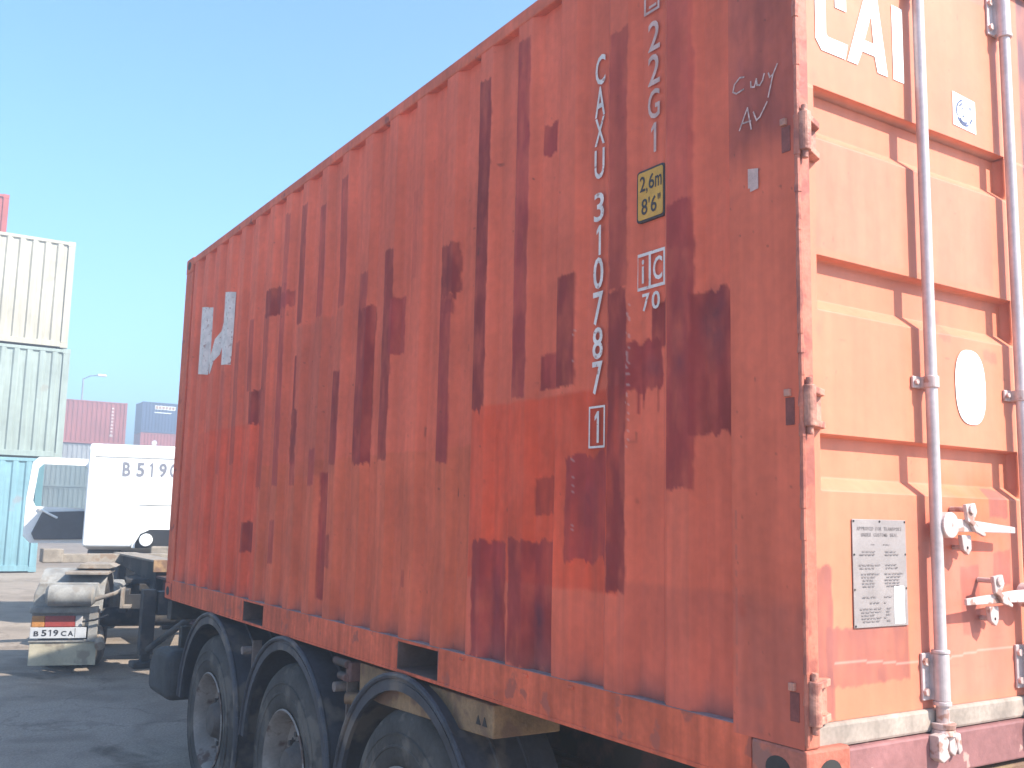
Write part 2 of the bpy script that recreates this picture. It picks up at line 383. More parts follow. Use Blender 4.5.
def side_colour(U, V):
    p = Paint(U, V, ORANGE)
    n1 = fnoise(U, V, 1.3, 40); n2 = fnoise(U*3, V*0.6, 3, 41)
    p.c *= (0.86+0.30*n1)[..., None]
    p.blend(np.clip(n2*1.6-0.85, 0, 1)*0.35, (0.46, 0.14, 0.09))
    # larger repainted areas
    p.patch(0.72, 1.62, 0.43, 1.075, (0.70, 0.082, 0.035), .85, .004, .006, mott=.3)
    p.patch(1.63, 4.09, 0.10, 0.930, (0.63, 0.128, 0.060), .75, .004, .006, mott=.3)
    p.patch(4.09, 5.40, 0.10, 1.200, (0.74, 0.094, 0.043), .7, .006, .008, mott=.3)
    p.patch(2.95, 3.56, 0.85, 1.690, (0.46, 0.10, 0.06), .5, .006, .01, mott=.4)
    p.patch(0.24, 0.72, 0.142, 0.47, (0.48, 0.105, 0.068), .5, .004, .01)
    for i, (a, b, c, d, al) in enumerate(DARK):
        col = np.array(MAROON)*(0.72+0.5*((i*37) % 10)/10)
        p.patch(a, b, c, d, col, min(.97, al+.13), .016 if b-a > 0.12 else .010, .0030, drip=0.09 if i == 15 else (0.03 if i % 3 == 0 else 0.0))
    # thin runs below the patch by the code letters
    for u, l in ((0.655, .05), (0.637, .035), (0.57, .05)):
        p.patch(u-.0035, u+.0035, 1.05-l-.02, 1.07, MAROON, .85, .002, .003)
    # bluish-black smears inside some patches
    for (u, v, ru, rv, a) in ((0.33, 1.22, .06, .16, .55), (0.45, 1.15, .04, .2, .3), (0.90, 0.70, .05, .09, .5), (1.18, 0.30, .05, .14, .5), (1.46, 0.33, .05, .16, .35), (0.60, 1.12, .06, .05, .3)):
        mk = np.clip(1-np.hypot((U-u)/ru, (V-v)/rv), 0, 1)*a*np.clip(fnoise(U, V, 18, 77)*1.8-.2, 0, 1)*1.6
        p.blend(np.clip(mk, 0, 1), (0.07, 0.035, 0.055))
    # orange-grey ghost of scraped paint, small rust spots, white chips along the ridges
    sp = np.clip((vnoise(U, V, 38, 91)-0.955)*30, 0, 1)*np.clip(fnoise(U, V, 2.2, 92)*3-1.2, 0, 1)
    p.blend(sp*0.8, (0.10, 0.035, 0.03))
    for uc, v0, v1 in ((0.685, .85, 1.35), (0.965, 1.10, 1.30), (0.967, .62, .98), (0.688, 1.0, 1.12)):
        ch = (np.abs(U-uc) < 0.006)*(V > v0)*(V < v1)*(vnoise(U*2.0, V, 110, int(uc*1000)) > 0.80)
        p.blend(ch*0.4, (0.55, 0.47, 0.44))
    # dust and grime gathered along the foot of the wall in the recesses
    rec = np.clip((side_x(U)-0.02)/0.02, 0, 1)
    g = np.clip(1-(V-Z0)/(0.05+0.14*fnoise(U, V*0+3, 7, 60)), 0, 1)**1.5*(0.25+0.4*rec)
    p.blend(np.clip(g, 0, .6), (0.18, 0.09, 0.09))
    st = np.clip(fnoise(U, V*0.05, 30, 66)*2-1.05, 0, 1)*np.clip(1-(V-Z0)/1.4, 0, 1)
    p.blend(st*0.35, (0.22, 0.085, 0.07))
    return p.out()
def build_side():
    ys = [Y0]; 
    while ys[-1] < Y1:
        y = ys[-1]; ys.append(y+0.0042+0.0016*y)
    ys = [y for y in ys if y < Y1-0.004 and min(abs(y-b) for b in BREAKS) > 0.0022]+[b for b in BREAKS if Y0 < b < Y1]+[Y1]
    ys = np.array(sorted(set(ys))); zs = np.linspace(Z0, Z1, 350)
    def pos(U, V):
        dent = (fnoise(U, V, 1.1, 5)-.5)*0.010+(fnoise(U, V, 4.5, 8)-.5)*0.004
        edge = np.clip(np.minimum(V-Z0, Z1-V)/0.2, 0, 1)*np.clip((U-Y0)/0.1, 0, 1)
        for (u, v, r, d) in ((1.95, .55, .22, .012), (3.05, 1.9, .25, .010), (0.85, 1.6, .2, .006), (2.6, .6, .3, .010), (4.4, 1.1, .3, .012)):
            dent = dent+d*np.exp(-((U-u)**2+(V-v)**2)/r**2)
        return side_x(U)+np.maximum(dent*edge, -0.002), U, V
    return grid_mesh('side_panel', ys, zs, pos, side_colour, 'side_paint', box)
side = build_side()
def on_side(off=0.0025):
    return lambda u, v: (float(side_x(u))-off, u, v)
def on_inner(off=0.0030):       # letters brushed across the recessed flats
    return lambda u, v: (0.040-off+0.0, u, v)
def side_text(name, rows, uc, w, m, bold=0.0, x=0.026, label=None):
    """rows: (char, z_top, z_bottom) ; reading direction is towards -y"""
    items = []
    for ch, zt, zb in rows:
        ww = w*(0.40 if ch in '1I' else 0.93); items.append((ch, -ww/2, ww/2, zb, zt))
    return letters(name, items, lambda u, v: (x, uc-u, v), m, side, bold, label)
side_text('serial_number', [('C',2.228,2.120),('A',2.115,2.008),('X',2.004,1.907),('U',1.893,1.789),('3',1.741,1.641),('1',1.627,1.525),('0',1.518,1.410),('7',1.401,1.289),('8',1.282,1.175),('7',1.168,1.059)], 0.860, 0.058, 'white_marking', 0.012, x=0.026, label='white serial number painted down the side')
side_text('check_digit', [('1',1.004,0.901)], 0.860, 0.058, 'white_marking', 0.014, x=0.026)
def frame_lines(u0, u1, v0, v1): return [[(u0, v0), (u1, v0), (u1, v1), (u0, v1), (u0, v0)]]
strokes('digit_frame', frame_lines(0.821, 0.899, 0.888, 1.018), 0.007, lambda u, v: (0.026, u, v), 'white_marking', side)
side_text('size_code', [('2',2.235,2.135),('2',2.122,2.020),('G',2.005,1.907),('1',1.893,1.797)], 0.586, 0.060, 'faded_marking', 0.010, x=0.026, label='faded size and type code')
strokes('faded_bracket', [[(0.63, 2.33), (0.63, 2.272), (0.565, 2.272), (0.565, 2.33)], [(0.615, 2.288), (0.58, 2.288)]], 0.009, lambda u, v: (0.026, u, v), 'faded_marking', side)
# yellow height sign
def sign():
    def pl(u0, u1, v0, v1, x, nm, m, r=0.012):
        pts = []
        for (cu, cv, a0) in ((u1-r, v1-r, 0), (u0+r, v1-r, 90), (u0+r, v0+r, 180), (u1-r, v0+r, 270)):
            for k in range(4): a = R(a0+30*k); pts.append((cu+r*math.cos(a), cv+r*math.sin(a)))
        return MB().prism(pts, 0, x, 0.0340).build(nm, m, side)
    pl(0.532, 0.662, 1.582, 1.750, 0.0235, 'height_sign', 'sign_black').__setitem__('label', 'yellow height sign with black border')
    pl(0.539, 0.655, 1.589, 1.743, 0.0220, 'sign_face', 'sign_yellow', 0.008)
    T = lambda u, v: (0.0208, 0.597-u, v)
    letters('sign_text', [('2', -.048, -.022, 1.680, 1.730), (',', -.018, -.011, 1.670, 1.688), ('6', -.006, .02, 1.680, 1.730), ('m', .024, .054, 1.680, 1.716),
        ('8', -.040, -.012, 1.603, 1.655), ("'", -.007, -.001, 1.637, 1.656), ('6', .004, .031, 1.603, 1.655), ('"', .036, .049, 1.637, 1.656)], T, 'sign_black', side, 0.012)
    # boxed i C 70 code
    strokes('code_frame', frame_lines(0.535, 0.662, 1.369, 1.477)+[[(0.602, 1.366), (0.602, 1.467)]], 0.010, lambda u, v: (0.026, u, v), 'white_marking', side)
    letters('code_text', [('i', -.043, -.032, 1.386, 1.462), ('C', .010, .052, 1.386, 1.460), ('7', -.040, -.006, 1.296, 1.352), ('0', .004, .042, 1.296, 1.352)], lambda u, v: (0.026, 0.597-u, v), 'white_marking', side, 0.016, label='white boxed letters i and C above 70')
sign()
# remains of the big white logo at the far end
for pl in [[(5.55,2.136),(5.28,2.096),(5.40,1.621),(5.57,1.641)], [(5.30,1.61),(5.29,1.70),(5.08,1.97),(5.075,1.80),(5.25,1.61)],
    [(5.03,2.153),(4.845,2.127),(4.86,1.63),(5.035,1.644)], [(4.762,2.15),(4.740,2.146),(4.745,1.69),(4.766,1.699)]]:
    sheet('logo_remains', [pl], on_side(), 'white_marking', side, BREAKS, label='partly overpainted white logo stroke')

# frame of the container
def post(name, x0, x1, y0, y1, m='frame_paint'):
    return MB().box(x0, x1, y0, y1, 0.118, 2.473).build(name, m, box, 0.006)
def near_post():
    def col(U, V):
        p = Paint(U, V, (0.70, 0.142, 0.078))
        p.c *= (0.88+0.25*fnoise(U, V, 2.5, 21))[..., None]
        p.patch(-0.02, 0.245, 1.655, 2.60, (0.25, 0.058, 0.052), .75, .02, .05, mott=.35)
        p.patch(-0.02, 0.245, 0.10, 0.47, (0.34, 0.10, 0.075), .5, .01, .03)
        rd = np.clip(fnoise(U, V, 9, 23)*2.2-1.15, 0, 1)*np.exp(-((U-0.185)/0.05)**2-((V-0.40)/0.14)**2)*2.2
        p.blend(np.clip(rd, 0, 1), (0.50, 0.065, 0.035))
        p.blend(np.clip(fnoise(U, V, 14, 25)*2.5-1.5, 0, 1)*np.clip((0.6-V)/0.5, 0, 1)*.6, (0.17, 0.085, 0.08))
        p.blend(np.clip((vnoise(U, V, 60, 29)-.95)*25, 0, 1)*.7, (0.10, 0.04, 0.03))
        p.blend((np.abs(U-0.222) < .004)*(vnoise(U*0, V, 40, 30) > .45)*(V < .75)*.6, (0.48, 0.13, 0.09))
        return p.out()
    pst = MB().box(0.0018, 0.052, 0.0, 0.237, 0.119, 2.472).build('corner_post', 'post_edge_paint', box, 0.005)
    sc = grid_mesh('post_plate', np.linspace(0.004, 0.2375, 60), np.linspace(0.1185, 2.4725, 420),
              lambda U, V: (0.0+(fnoise(U, V, 6, 31)-.5)*0.0024, U, V), col, 'side_paint', pst)
    MB().box(0.0018, 0.030, 0.228, 0.2385, 0.119, 2.472).build('post_flange', 'frame_paint', pst)
    T = lambda u, v: (-0.0035, u, v)
    strokes('chalk_writing', [[(.172,1.880),(.192,1.885),(.212,1.872),(.218,1.852),(.205,1.843),(.178,1.846)],
        [(.151,1.862),(.150,1.842),(.138,1.838),(.130,1.858),(.128,1.840),(.118,1.836),(.108,1.846),(.102,1.862)],
        [(.088,1.862),(.082,1.845),(.070,1.850),(.056,1.872)],[(.070,1.850),(.088,1.792)],
        [(.195,1.728),(.178,1.760),(.163,1.786),(.156,1.752),(.150,1.722)],[(.186,1.748),(.152,1.745)],
        [(.142,1.770),(.130,1.740),(.118,1.745),(.092,1.778)]], 0.0045, T, 'chalk', pst, label='chalk scrawl on the dark upper post')
    sheet('small_sticker', [[(.165,1.612),(.165,1.556),(.158,1.556),(.158,1.545),(.128,1.548),(.128,1.604)]], T, 'faded_marking', pst)
    # weld bead along the door corner
    b = MB(); z = 0.13
    while z < 2.46:
        h = random.uniform(.03, .08); b.cyl((0.006+random.uniform(-.001, .001), 0.001, z), (0.006+random.uniform(-.001, .001), 0.001, z+h), random.uniform(.0065, .0095), random.uniform(.0065, .0095), 8); z += h*0.98
    b.build('weld_bead', 'post_edge_paint', pst, smooth=True)
    return pst
pst = near_post()
post('corner_post', 0.0, 0.16, 5.872, LEN)
post('corner_post', WID-0.052, WID, 0.0, 0.237); post('corner_post', WID-0.16, WID, 5.872, LEN)
def casting(x, y, z):
    sx = 1 if x < 1 else -1; sy = 1 if y < 1 else -1
    b = MB().box(min(x, x+sx*.162), max(x, x+sx*.162), min(y, y+sy*.178), max(y, y+sy*.178), z, z+.118)
    o = b.build('corner_casting', 'frame_paint' if z > 1 or y > 1 else 'casting', box, 0.008)
    f = x-sx*0.0015
    e = MB().prism([(y+sy*(.089+.04*math.cos(t)), z+.059+.032*math.sin(t)) for t in [2*math.pi*i/20 for i in range(20)]], 0, min(f, f+sx*.004), max(f, f+sx*.004)).build('casting_hole', 'hole_shade', o)  # dark disc on the closed face, coloured like the hole's shade
    g = y-sy*0.0015
    MB().prism([(x+sx*(.085+.04*math.cos(t)), z+.059+.032*math.sin(t)) for t in [2*math.pi*i/20 for i in range(20)]], 1, min(g, g+sy*.004), max(g, g+sy*.004)).build('casting_hole', 'hole_shade', o)
mat('casting', (0.44, 0.125, 0.080), 0.7, 0.35, 9.0, wear=(0.30, 0.12, 0.09), wear_amt=0.3, wear_scale=10, bump=0.3, bscale=60)
for x in (-0.003, WID+0.003):
    for y in (-0.003, LEN+0.003):
        for z in (0.0, HGT-0.118): casting(x, y, z)
def rails():
    pk = [(1.824, 2.184), (3.874, 4.234)]
    for x0, x1, face in ((0.0, 0.05, 0), (WID-0.05, WID, 1)):
        b = MB(); cuts = [0.178]+[c for p in pk for c in p]+[5.880]
        for k in range(0, len(cuts), 2): b.box(x0, x1, cuts[k], cuts[k+1], 0.012, 0.140)
        b.box(x0+0.0015, x1-.0015, 0.24, 5.87, 0.126, 0.138)      # strip over the fork pockets
        b.box(x0-0.002 if face == 0 else x0, x1 if face == 0 else x1+0.002, 0.236, 5.875, 0.0, 0.0135)
        rl = b.build('bottom_rail', 'rail_paint', box, 0.003)
        MB().box(x0+.003, x1-.003, 0.24, 5.87, 0.1385, 0.1415).build('dusty_ledge', 'ledge_dust', rl)
        for a, c in pk:
            q = MB()
            q.box(x0+.004, x0+.35 if face == 0 else x1-.004, a+.002, a+.008, 0.0135, 0.126); q.box(x0+.004, x0+.35 if face == 0 else x1-.004, c-.008, c-.002, 0.0135, 0.126)
            q.box(min(x0, x1-.35)+.004 if face else x0+.004, x1-.004 if face else x0+.35, a+.008, c-.008, 0.012, 0.0165)
            q.build('fork_pocket', 'pocket_dark', rl)
        MB().box(x0, x1, 0.172, 5.884, 2.527, 2.583).build('top_rail', 'frame_paint', box, 0.006)
mat('rail_paint', (0.66, 0.130, 0.064), 0.7, 0.25, 4.0, wear=(0.40, 0.10, 0.065), wear_amt=0.1, wear_scale=9, streak=0.25, bump=0.25, bscale=25, spec=0.15)
mat('ledge_dust', (0.30, 0.22, 0.215), 0.9, 0.3, 12.0)
mat('pocket_dark', (0.12, 0.075, 0.065), 0.8, 0.3, 9.0)
rails()
# small lugs and bumps welded on the bottom rail
for y in (1.62, 1.19, 0.93): MB().box(-0.006, 0.004, y, y+0.03, 0.118, 0.128).build('rail_lug', 'frame_paint', box, 0.002)
MB().box(0.07, WID-0.07, 0.12, LEN-0.08, 0.142, 0.168).build('floor', 'plywood', box)
def underside():
    y = 0.35
    while y < 5.9:
        if all(not (a-0.05 < y < b+0.05) for a, b in ((1.824, 2.184), (3.874, 4.234))):
            MB().box(0.052, WID-0.052, y, y+0.045, 0.02, 0.141).build('cross_member', 'chassis_red', box)
        y += 0.29
underside()
def corr_sheet(name, n, L, D, amp, posf, m, parent):
    """trapezoid corrugation, n periods over L, standing height D"""
    pf = []
    for k in range(n):
        p = L/n; pf += [(k*p, 0), (k*p+p*.34, 0), (k*p+p*.47, amp), (k*p+p*.87, amp)]
    pf.append((L, 0)); v = []; f = []
    for u, w in pf: v += [posf(u, 0, w), posf(u, D, w)]
    for i in range(len(pf)-1): f.append((2*i, 2*i+2, 2*i+3, 2*i+1))
    me = bpy.data.meshes.new(name); me.from_pydata(v, [], f); return link(name, me, m, parent)
corr_sheet('side_panel', 20, 5.63, 2.386, -DEPTH, lambda u, v, w: (WID-0.006+w, Y0+u, Z0+v), 'frame_paint', box)
corr_sheet('front_panel', 9, WID-.32, 2.37, -DEPTH, lambda u, v, w: (0.16+u, LEN-0.02+w, 0.13+v), 'frame_paint', box)
corr_sheet('roof', 26, 5.7, WID-0.1, -0.02, lambda u, v, w: (0.05+v, 0.18+u, 2.575+w), 'frame_paint', box)
MB().box(0.16, WID-.16, LEN-.06, LEN-.002, 0.0, 0.14).box(0.16, WID-.16, LEN-.06, LEN-.002, 2.49, 2.585).build('front_sill', 'frame_paint', box, .004)
MB().box(0.158, WID-.158, 0.004, 0.10, 2.43, 2.588).build('door_header', 'frame_paint', box, .005)
MB().box(0.060, WID-.060, 0.006, 0.10, 0.0, 0.106).build('door_sill', 'sill_paint', box, .006)

# doors
DY, GD = 0.036, 0.037            # outer door face, groove depth
GROOVES = [1.838, 1.366, 0.890]
def door_profile(V):
    d = np.zeros_like(V)
    for z in GROOVES:
        t = z-V                     # below the sharp upper edge
        g = np.where(t < 0, 0, np.where(t < 0.006, t/0.006, np.where(t < 0.112, 1, np.clip(1-(t-0.112)/0.036, 0, 1))))
        d = np.maximum(d, g)
    return d*GD
def door_mesh(name, x0, x1, gx0, gx1, main, parent):
    zs = [0.168]
    while zs[-1] < 2.425: zs.append(zs[-1]+(0.0052 if main else 0.03))
    zs = sorted(set([z for z in zs if z < 2.425]+[g+t for g in GROOVES for t in (0, -.006, -.112, -.148, .0005)]+[2.425]))
    xs = sorted(set(list(np.arange(x0, x1, 0.0055 if main else 0.05))+[gx0-.004, gx0, gx1, gx1+.004, x1]))
    def pos(U, V):
        w = np.clip((U-gx0+.004)/.004, 0, 1)*np.clip((gx1+.004-U)/.004, 0, 1)
        wob = (fnoise(U, V, 2.0, 55)-.5)*0.005*np.clip((U-gx0)/.15, 0, 1)*np.clip((gx1-U)/.15, 0, 1)
        return U, DY+door_profile(V)*w+np.maximum(wob, -.0008), V
    def col(U, V):
        F = (0.62, 0.195, 0.108)
        p = Paint(U, V, F)
        p.c *= (0.92+0.16*fnoise(U, V, 2.2, 61))[..., None]
        if main:
            D2 = (0.25, 0.082, 0.070)
            p.patch(.118, .935, 1.385, 1.712, (0.56, 0.185, 0.110), .9, .002, .003, mott=.1)
            p.patch(.50, .985, .17, .70, (0.60, 0.165, 0.115), .75, .01, .03, mott=.2)
            p.patch(.66, .92, .60, .79, (0.66, 0.135, 0.05), .8, .03, .05, mott=.4)
            p.patch(.080, .150, .165, .545, D2, .85, .010, .003); p.patch(.125, .458, .250, .396, D2, .8, .007, .003)
            p.patch(.860, .955, .690, .775, D2, .75, .007, .003); p.patch(.87, .958, .485, .585, D2, .75, .008, .003)
            p.patch(.705, .795, .360, .55, D2, .6, .008, .003); p.patch(.64, .70, 1.20, 1.30, D2, .45, .01, .004)
            p.patch(.86, .93, 1.165, 1.20, D2, .45, .012, .005); p.patch(1.135, 1.205, 1.55, 2.425, (0.13, 0.060, 0.070), .9, .004, .003); p.patch(.52, 1.10, 2.325, 2.43, (0.60, 0.19, 0.14), .8, .002, .003)
            p.blend(np.clip((vnoise(U, V, 55, 63)-.96)*25, 0, 1)*.6, (0.25, 0.10, 0.07))
            p.blend(np.clip(fnoise(U, V*.2, 16, 64)*2.4-1.5, 0, 1)*.3*np.clip(1.1-V, 0, 1), (0.40, 0.2, 0.15))
            scr = np.clip((vnoise(U*.25, V*3, 60, 71)-.93)*18, 0, 1)*np.clip(fnoise(U, V, 3, 72)*3-1.4, 0, 1); p.blend(scr*.45, (0.30, 0.12, 0.09))
            edge = np.clip(1-np.abs(U-.118)/.02, 0, 1)*np.clip(fnoise(U, V, 12, 73)*2.6-1.3, 0, 1); p.blend(edge*.6, (0.36, 0.13, 0.09))
            run = sum(np.clip(1-np.abs(U-.10-.02*k_)/.02, 0, 1)*np.clip((h_-V)/.01, 0, 1)*np.clip(1-(h_-V)/.22, 0, 1) for h_, k_ in ((.90, 0), (1.62, .3), (.18, 0), (2.27, .2)))
            p.blend(np.clip(run*fnoise(U*4, V*.4, 9, 74), 0, 1)*.5, (0.34, 0.13, 0.08))
            ln = (np.abs(V-(0.300+0.01*np.sin(U*9))) < 0.0026)*(U > .15)*(U < .99)
            p.blend(ln*.45, (0.62, 0.40, 0.33))
        return p.out()
    return grid_mesh(name, np.array(xs), np.array(zs), pos, col, 'door_paint', parent)
door = door_mesh('door', 0.056, 1.207, 0.118, 1.02, True, box)
door2 = door_mesh('door', 1.231, WID-0.056, WID-1.02, WID-0.118, False, box)
def door_frame(dr, x0, x1):
    b = MB()
    b.box(x0, x0+.03, DY+.001, DY+.06, .17, 2.42).box(x1-.03, x1, DY+.001, DY+.06, .17, 2.42).box(x0, x1, DY+.06, DY+.062, .17, 2.42)
    b.build('door_frame', 'frame_paint', dr)
    MB().box(x0, x1, 0.022, 0.09, 0.108, 0.167).build('door_gasket', 'gasket_rubber', dr, 0.008)
door_frame(door, 0.056, 1.207); door_frame(door2, 1.231, WID-0.056)
MB().box(1.209, 1.229, 0.025, 0.09, 0.11, 2.425).build('centre_gasket', 'gasket_rubber', door2, .004)

RY = 0.004                       # rods stand just clear of the door
def lock_rod(dr, x):
    y = RY
    MB().cyl((x, y, 0.10), (x, y, 2.50), 0.0165, n=28).build('lock_rod', 'rod_steel', dr, smooth=True)
    def guide(zc, h, tall):
        b = MB(); r = 0.0215
        b.cyl((x, y, zc-h/2), (x, y, zc+h/2), r, n=24)
        b.box(x-.048, x+.034 if not tall else x+.02, DY-.008, DY+.0 if not tall else DY, zc-h/2, zc+h/2)
        b.box(x-.017, x+.017, y, DY-.004, zc-h/2+.001, zc+h/2-.001)
        if tall:
            b.cyl((x, y, zc-h/2-.012), (x, y, zc-h/2), r*1.12, n=24); b.cyl((x, y, zc+h/2), (x, y, zc+h/2+.010), r*1.12, n=24)
        g = b.build('rod_guide', 'rod_steel' if tall else 'bracket_steel', dr, 0.0025)
        for dz in ((-h*.32, h*.32) if tall else (0,)):
            for dx in ((-.037,) if tall else (-.037, .027)): MB().cyl((x+dx, DY-.017, zc+dz), (x+dx, DY-.007, zc+dz), .011 if tall else .008, n=6).build('bolt', 'bracket_steel', dr, .001)
    guide(0.253, 0.125, True); guide(1.060, 0.034, False); guide(1.70+.60, 0.13, True)
    # foot of the rod and its cam keeper on the sill
    b = MB(); b.cyl((x, y, 0.085), (x, y, 0.175), .0175, n=20); b.cyl((x, y, .118), (x, y, .135), .030, .034, 20); b.cyl((x, y, .103), (x, y, .118), .036, .030, 20)
    b.prism([(x-.005, .105), (x+.032, .108), (x+.036, .070), (x+.020, .048), (x-.002, .062)], 1, y-.020, y+.016)
    b.build('cam', 'bracket_steel', dr, .003)
    b = MB(); b.prism([(x-.060, .108), (x-.030, .112), (x-.012, .092), (x-.022, .072), (x-.010, .050), (x-.040, .038), (x-.060, .050)], 1, y-.026, .0075)
    b.prism([(x+.012, .112), (x+.045, .106), (x+.052, .060), (x+.036, .050), (x+.026, .082)], 1, y-.022, .0075)
    b.build('cam_keeper', 'bracket_steel', dr, .003)
lock_rod(door, 0.549); lock_rod(door, 1.003)
lock_rod(door2, WID-0.541); lock_rod(door2, WID-0.994)
def handle(dr, xh, zh, x1, xr, zr):
    """xh: hub on the rod; x1: free end; xr: retainer"""
    y = RY-0.010; s = 1 if x1 > xh else -1
    b = MB(); b.cyl((xh+s*.035, y-.014, zh), (xh+s*.035, y+.016, zh), .036, n=20); b.build('handle_hub', 'bracket_steel', dr, .003)
    b = MB(); b.prism([(xh+s*.03, zh+.018), (xh+s*.12, zh+.016), (x1, zh-.002), (x1, zh-.020), (xh+s*.12, zh-.018), (xh+s*.03, zh-.020)], 1, y-.012, y-.003)
    b.build('handle_bar', 'bracket_steel', dr, .002)
    b = MB()
    b.prism([(xr-.026, zr+.065), (xr+.020, zr+.070), (xr+.028, zr+.045), (xr+.012, zr+.020), (xr+.030, zr+.008), (xr+.068, zr-.016), (xr+.062, zr-.024), (xr+.018, zr-.010), (xr+.002, zr+.010), (xr-.018, zr+.018)], 1, y-.024, y-.012)
    b.cyl((xr, y-.030, zr+.052), (xr, y-.012, zr+.052), .014, n=14); b.cyl((xr, y-.012, zr+.052), (xr, DY, zr+.052), .008, n=10)
    b.prism([(xr-.020, zr-.020), (xr+.026, zr-.020), (xr+.026, zr-.060), (xr+.010, zr-.076), (xr-.012, zr-.062)], 1, y-.004, y+.010)
    b.cyl((xr+.006, y-.004, zr-.055), (xr+.006, DY, zr-.055), .007, n=12)
    b.build('handle_retainer', 'bracket_steel', dr, .0025)
handle(door, 0.549, 0.662, 0.900, 0.665, 0.655)
handle(door, 1.003, 0.462, 0.645, 0.785, 0.455)
handle(door2, WID-0.541, 0.662, WID-0.90, WID-0.665, 0.655)
handle(door2, WID-0.994, 0.462, WID-0.645, WID-0.785, 0.455)
def hinge(dr, zc, sgn=1, x0=0.0):
    X = lambda x: x0+sgn*x
    b = MB(); h = 0.105
    b.cyl((X(.020), -.012, zc-h/2), (X(.020), -.012, zc+h/2), .0165, n=18); b.cyl((X(.020), -.012, zc-h/2-.02), (X(.020), -.012, zc+h/2+.02), .009, n=12)
    for dz in (-h*.40, h*.40):
        b.prism([(X(.026), -.022), (X(.105), .010), (X(.118), DY-.001), (X(.05), DY-.001), (X(.026), -.002)], 2, zc+dz-.009, zc+dz+.009)
    b.box(min(X(.05), X(.110)), max(X(.05), X(.110)), DY-.010, DY-.001, zc-h*.42, zc+h*.42)
    b.build('hinge', 'hinge_paint', dr, .0025)
    MB().box(min(X(-.010), X(.001)), max(X(-.010), X(.001)), .028, .046, zc+h*.24, zc+h*.42).build('hinge_lug', 'hinge_paint', dr, .002)
    MB().box(min(X(-.003), X(.001)), max(X(-.003), X(.001)), .018, .046, zc-h*.45, zc+h*.21).build('hinge_slot', 'slot_shade', dr, .001)  # thin dark plate; the shade of a recess is put into its colour
mat('slot_shade', (0.22, 0.055, 0.045), 0.8, 0.3, 20.0)
mat('hinge_paint', (0.50, 0.22, 0.155), 0.55, 0.3, 14.0, wear=(0.30, 0.11, 0.08), wear_amt=0.6, wear_scale=18, bump=0.3, bscale=90)
for z in (0.228, 0.950, 1.668, 2.32): hinge(door, z); hinge(door2, z, -1, WID)
# data plate and stickers on the door
FY = lambda off: (lambda u, v: (u, DY-off, v))
MB().box(0.228, 0.452, DY-.0040, DY-.0012, 0.392, 0.672).build('data_plate', 'plate_metal', door, .001, label='grey metal approval plate riveted to the door')
def plate_text():
    T = FY(.0048); it = []
    def line(s, uc, v, h, cw):
        n = len(s)
        for i, ch in enumerate(s):
            if ch == ' ': continue
            u = uc+(i-n/2)*cw; it.append((ch, u+(cw*.32 if ch == 'I' else 0), u+cw*(.82 if ch != 'I' else .5), v, v+h))
    line('APPROVED FOR TRANSPORT', 0.340, 0.643, 0.0095, 0.0086); line('UNDER CUSTOMS SEAL', 0.340, 0.627, 0.0095, 0.0086)
    before = set(COL.objects); letters('plate_heading', it, T, 'plate_ink', door, 0.02)
    new = [o for o in COL.objects if o not in before]      # print too small to pick apart: one part
    bm = bmesh.new()
    for o in new: bm.from_mesh(o.data)
    for o in new: bpy.data.objects.remove(o)
    me = bpy.data.meshes.new('plate_heading'); bm.to_mesh(me); bm.free(); link('plate_heading', me, 'plate_ink', door)['kind'] = 'stuff'
    ln = []; rr = random.Random(5)
    for z in [0.606, 0.588, 0.580, 0.553, 0.545, 0.530, 0.522, 0.514, 0.506, 0.498, 0.470, 0.455, 0.440, 0.432, 0.424, 0.416, 0.408]:
        for u0, u1 in ((0.25, 0.335), (0.348, 0.432)):
            if z in (0.606, 0.455) : u0, u1 = (0.29, 0.335) if u0 < .3 else (.34, .385)
            if z < .49 and u0 > .34: u1 = 0.385
            u = u0+rr.uniform(0, .015)
            while u < u1-rr.uniform(0, .03):
                e = min(u1, u+rr.uniform(.006, .018)); ln.append([(u, z), (e, z)]); u = e+.004
    strokes('plate_lines', ln, 0.0032, T, 'plate_ink', door)
    sheet('inspection_sticker', [[(.393,.398),(.437,.398),(.436,.496),(.394,.498)]], T, 'sticker_white', door)
    b = MB()
    for u, v in ((.233,.667),(.340,.667),(.447,.667),(.233,.58),(.447,.58),(.233,.49),(.447,.49),(.233,.397)): b.cyl((u, DY-.0058, v), (u, DY-.0039, v), .0028, n=8)
    b.build('plate_rivets', 'chassis_dark', door)['kind'] = 'stuff'
plate_text()
sheet('round_sticker', [ellipse(0.788, 1.070, 0.076, 0.112, 40, 2.6)], FY(.0020), 'door_white', door, label='blank white oval sticker on the door')
sheet('square_sticker', [[(.754,1.990),(.872,1.982),(.872,1.876),(.752,1.882)]], FY(.0020), 'sticker_white', door, label='white square sticker with a worn dark blue round emblem')
def emblem():
    ln = []
    for a0, a1, r in ((150, 200, .040), (100, 150, .040), (205, 300, .040), (215, 290, .033), (-50, -20, .039), (20, 45, .038), (110, 140, .030)):
        ln.append([(.812+r*math.cos(R(a)), 1.932+r*math.sin(R(a))) for a in range(a0, a1+1, 10)])
    ln += [[(.80, 1.915), (.806, 1.921)], [(.818, 1.912), (.822, 1.908)], [(.795, 1.94), (.80, 1.944)], [(.82, 1.945), (.824, 1.942)]]
    strokes('sticker_emblem', ln, 0.0055, FY(.0030), 'sticker_ink', door)
emblem()
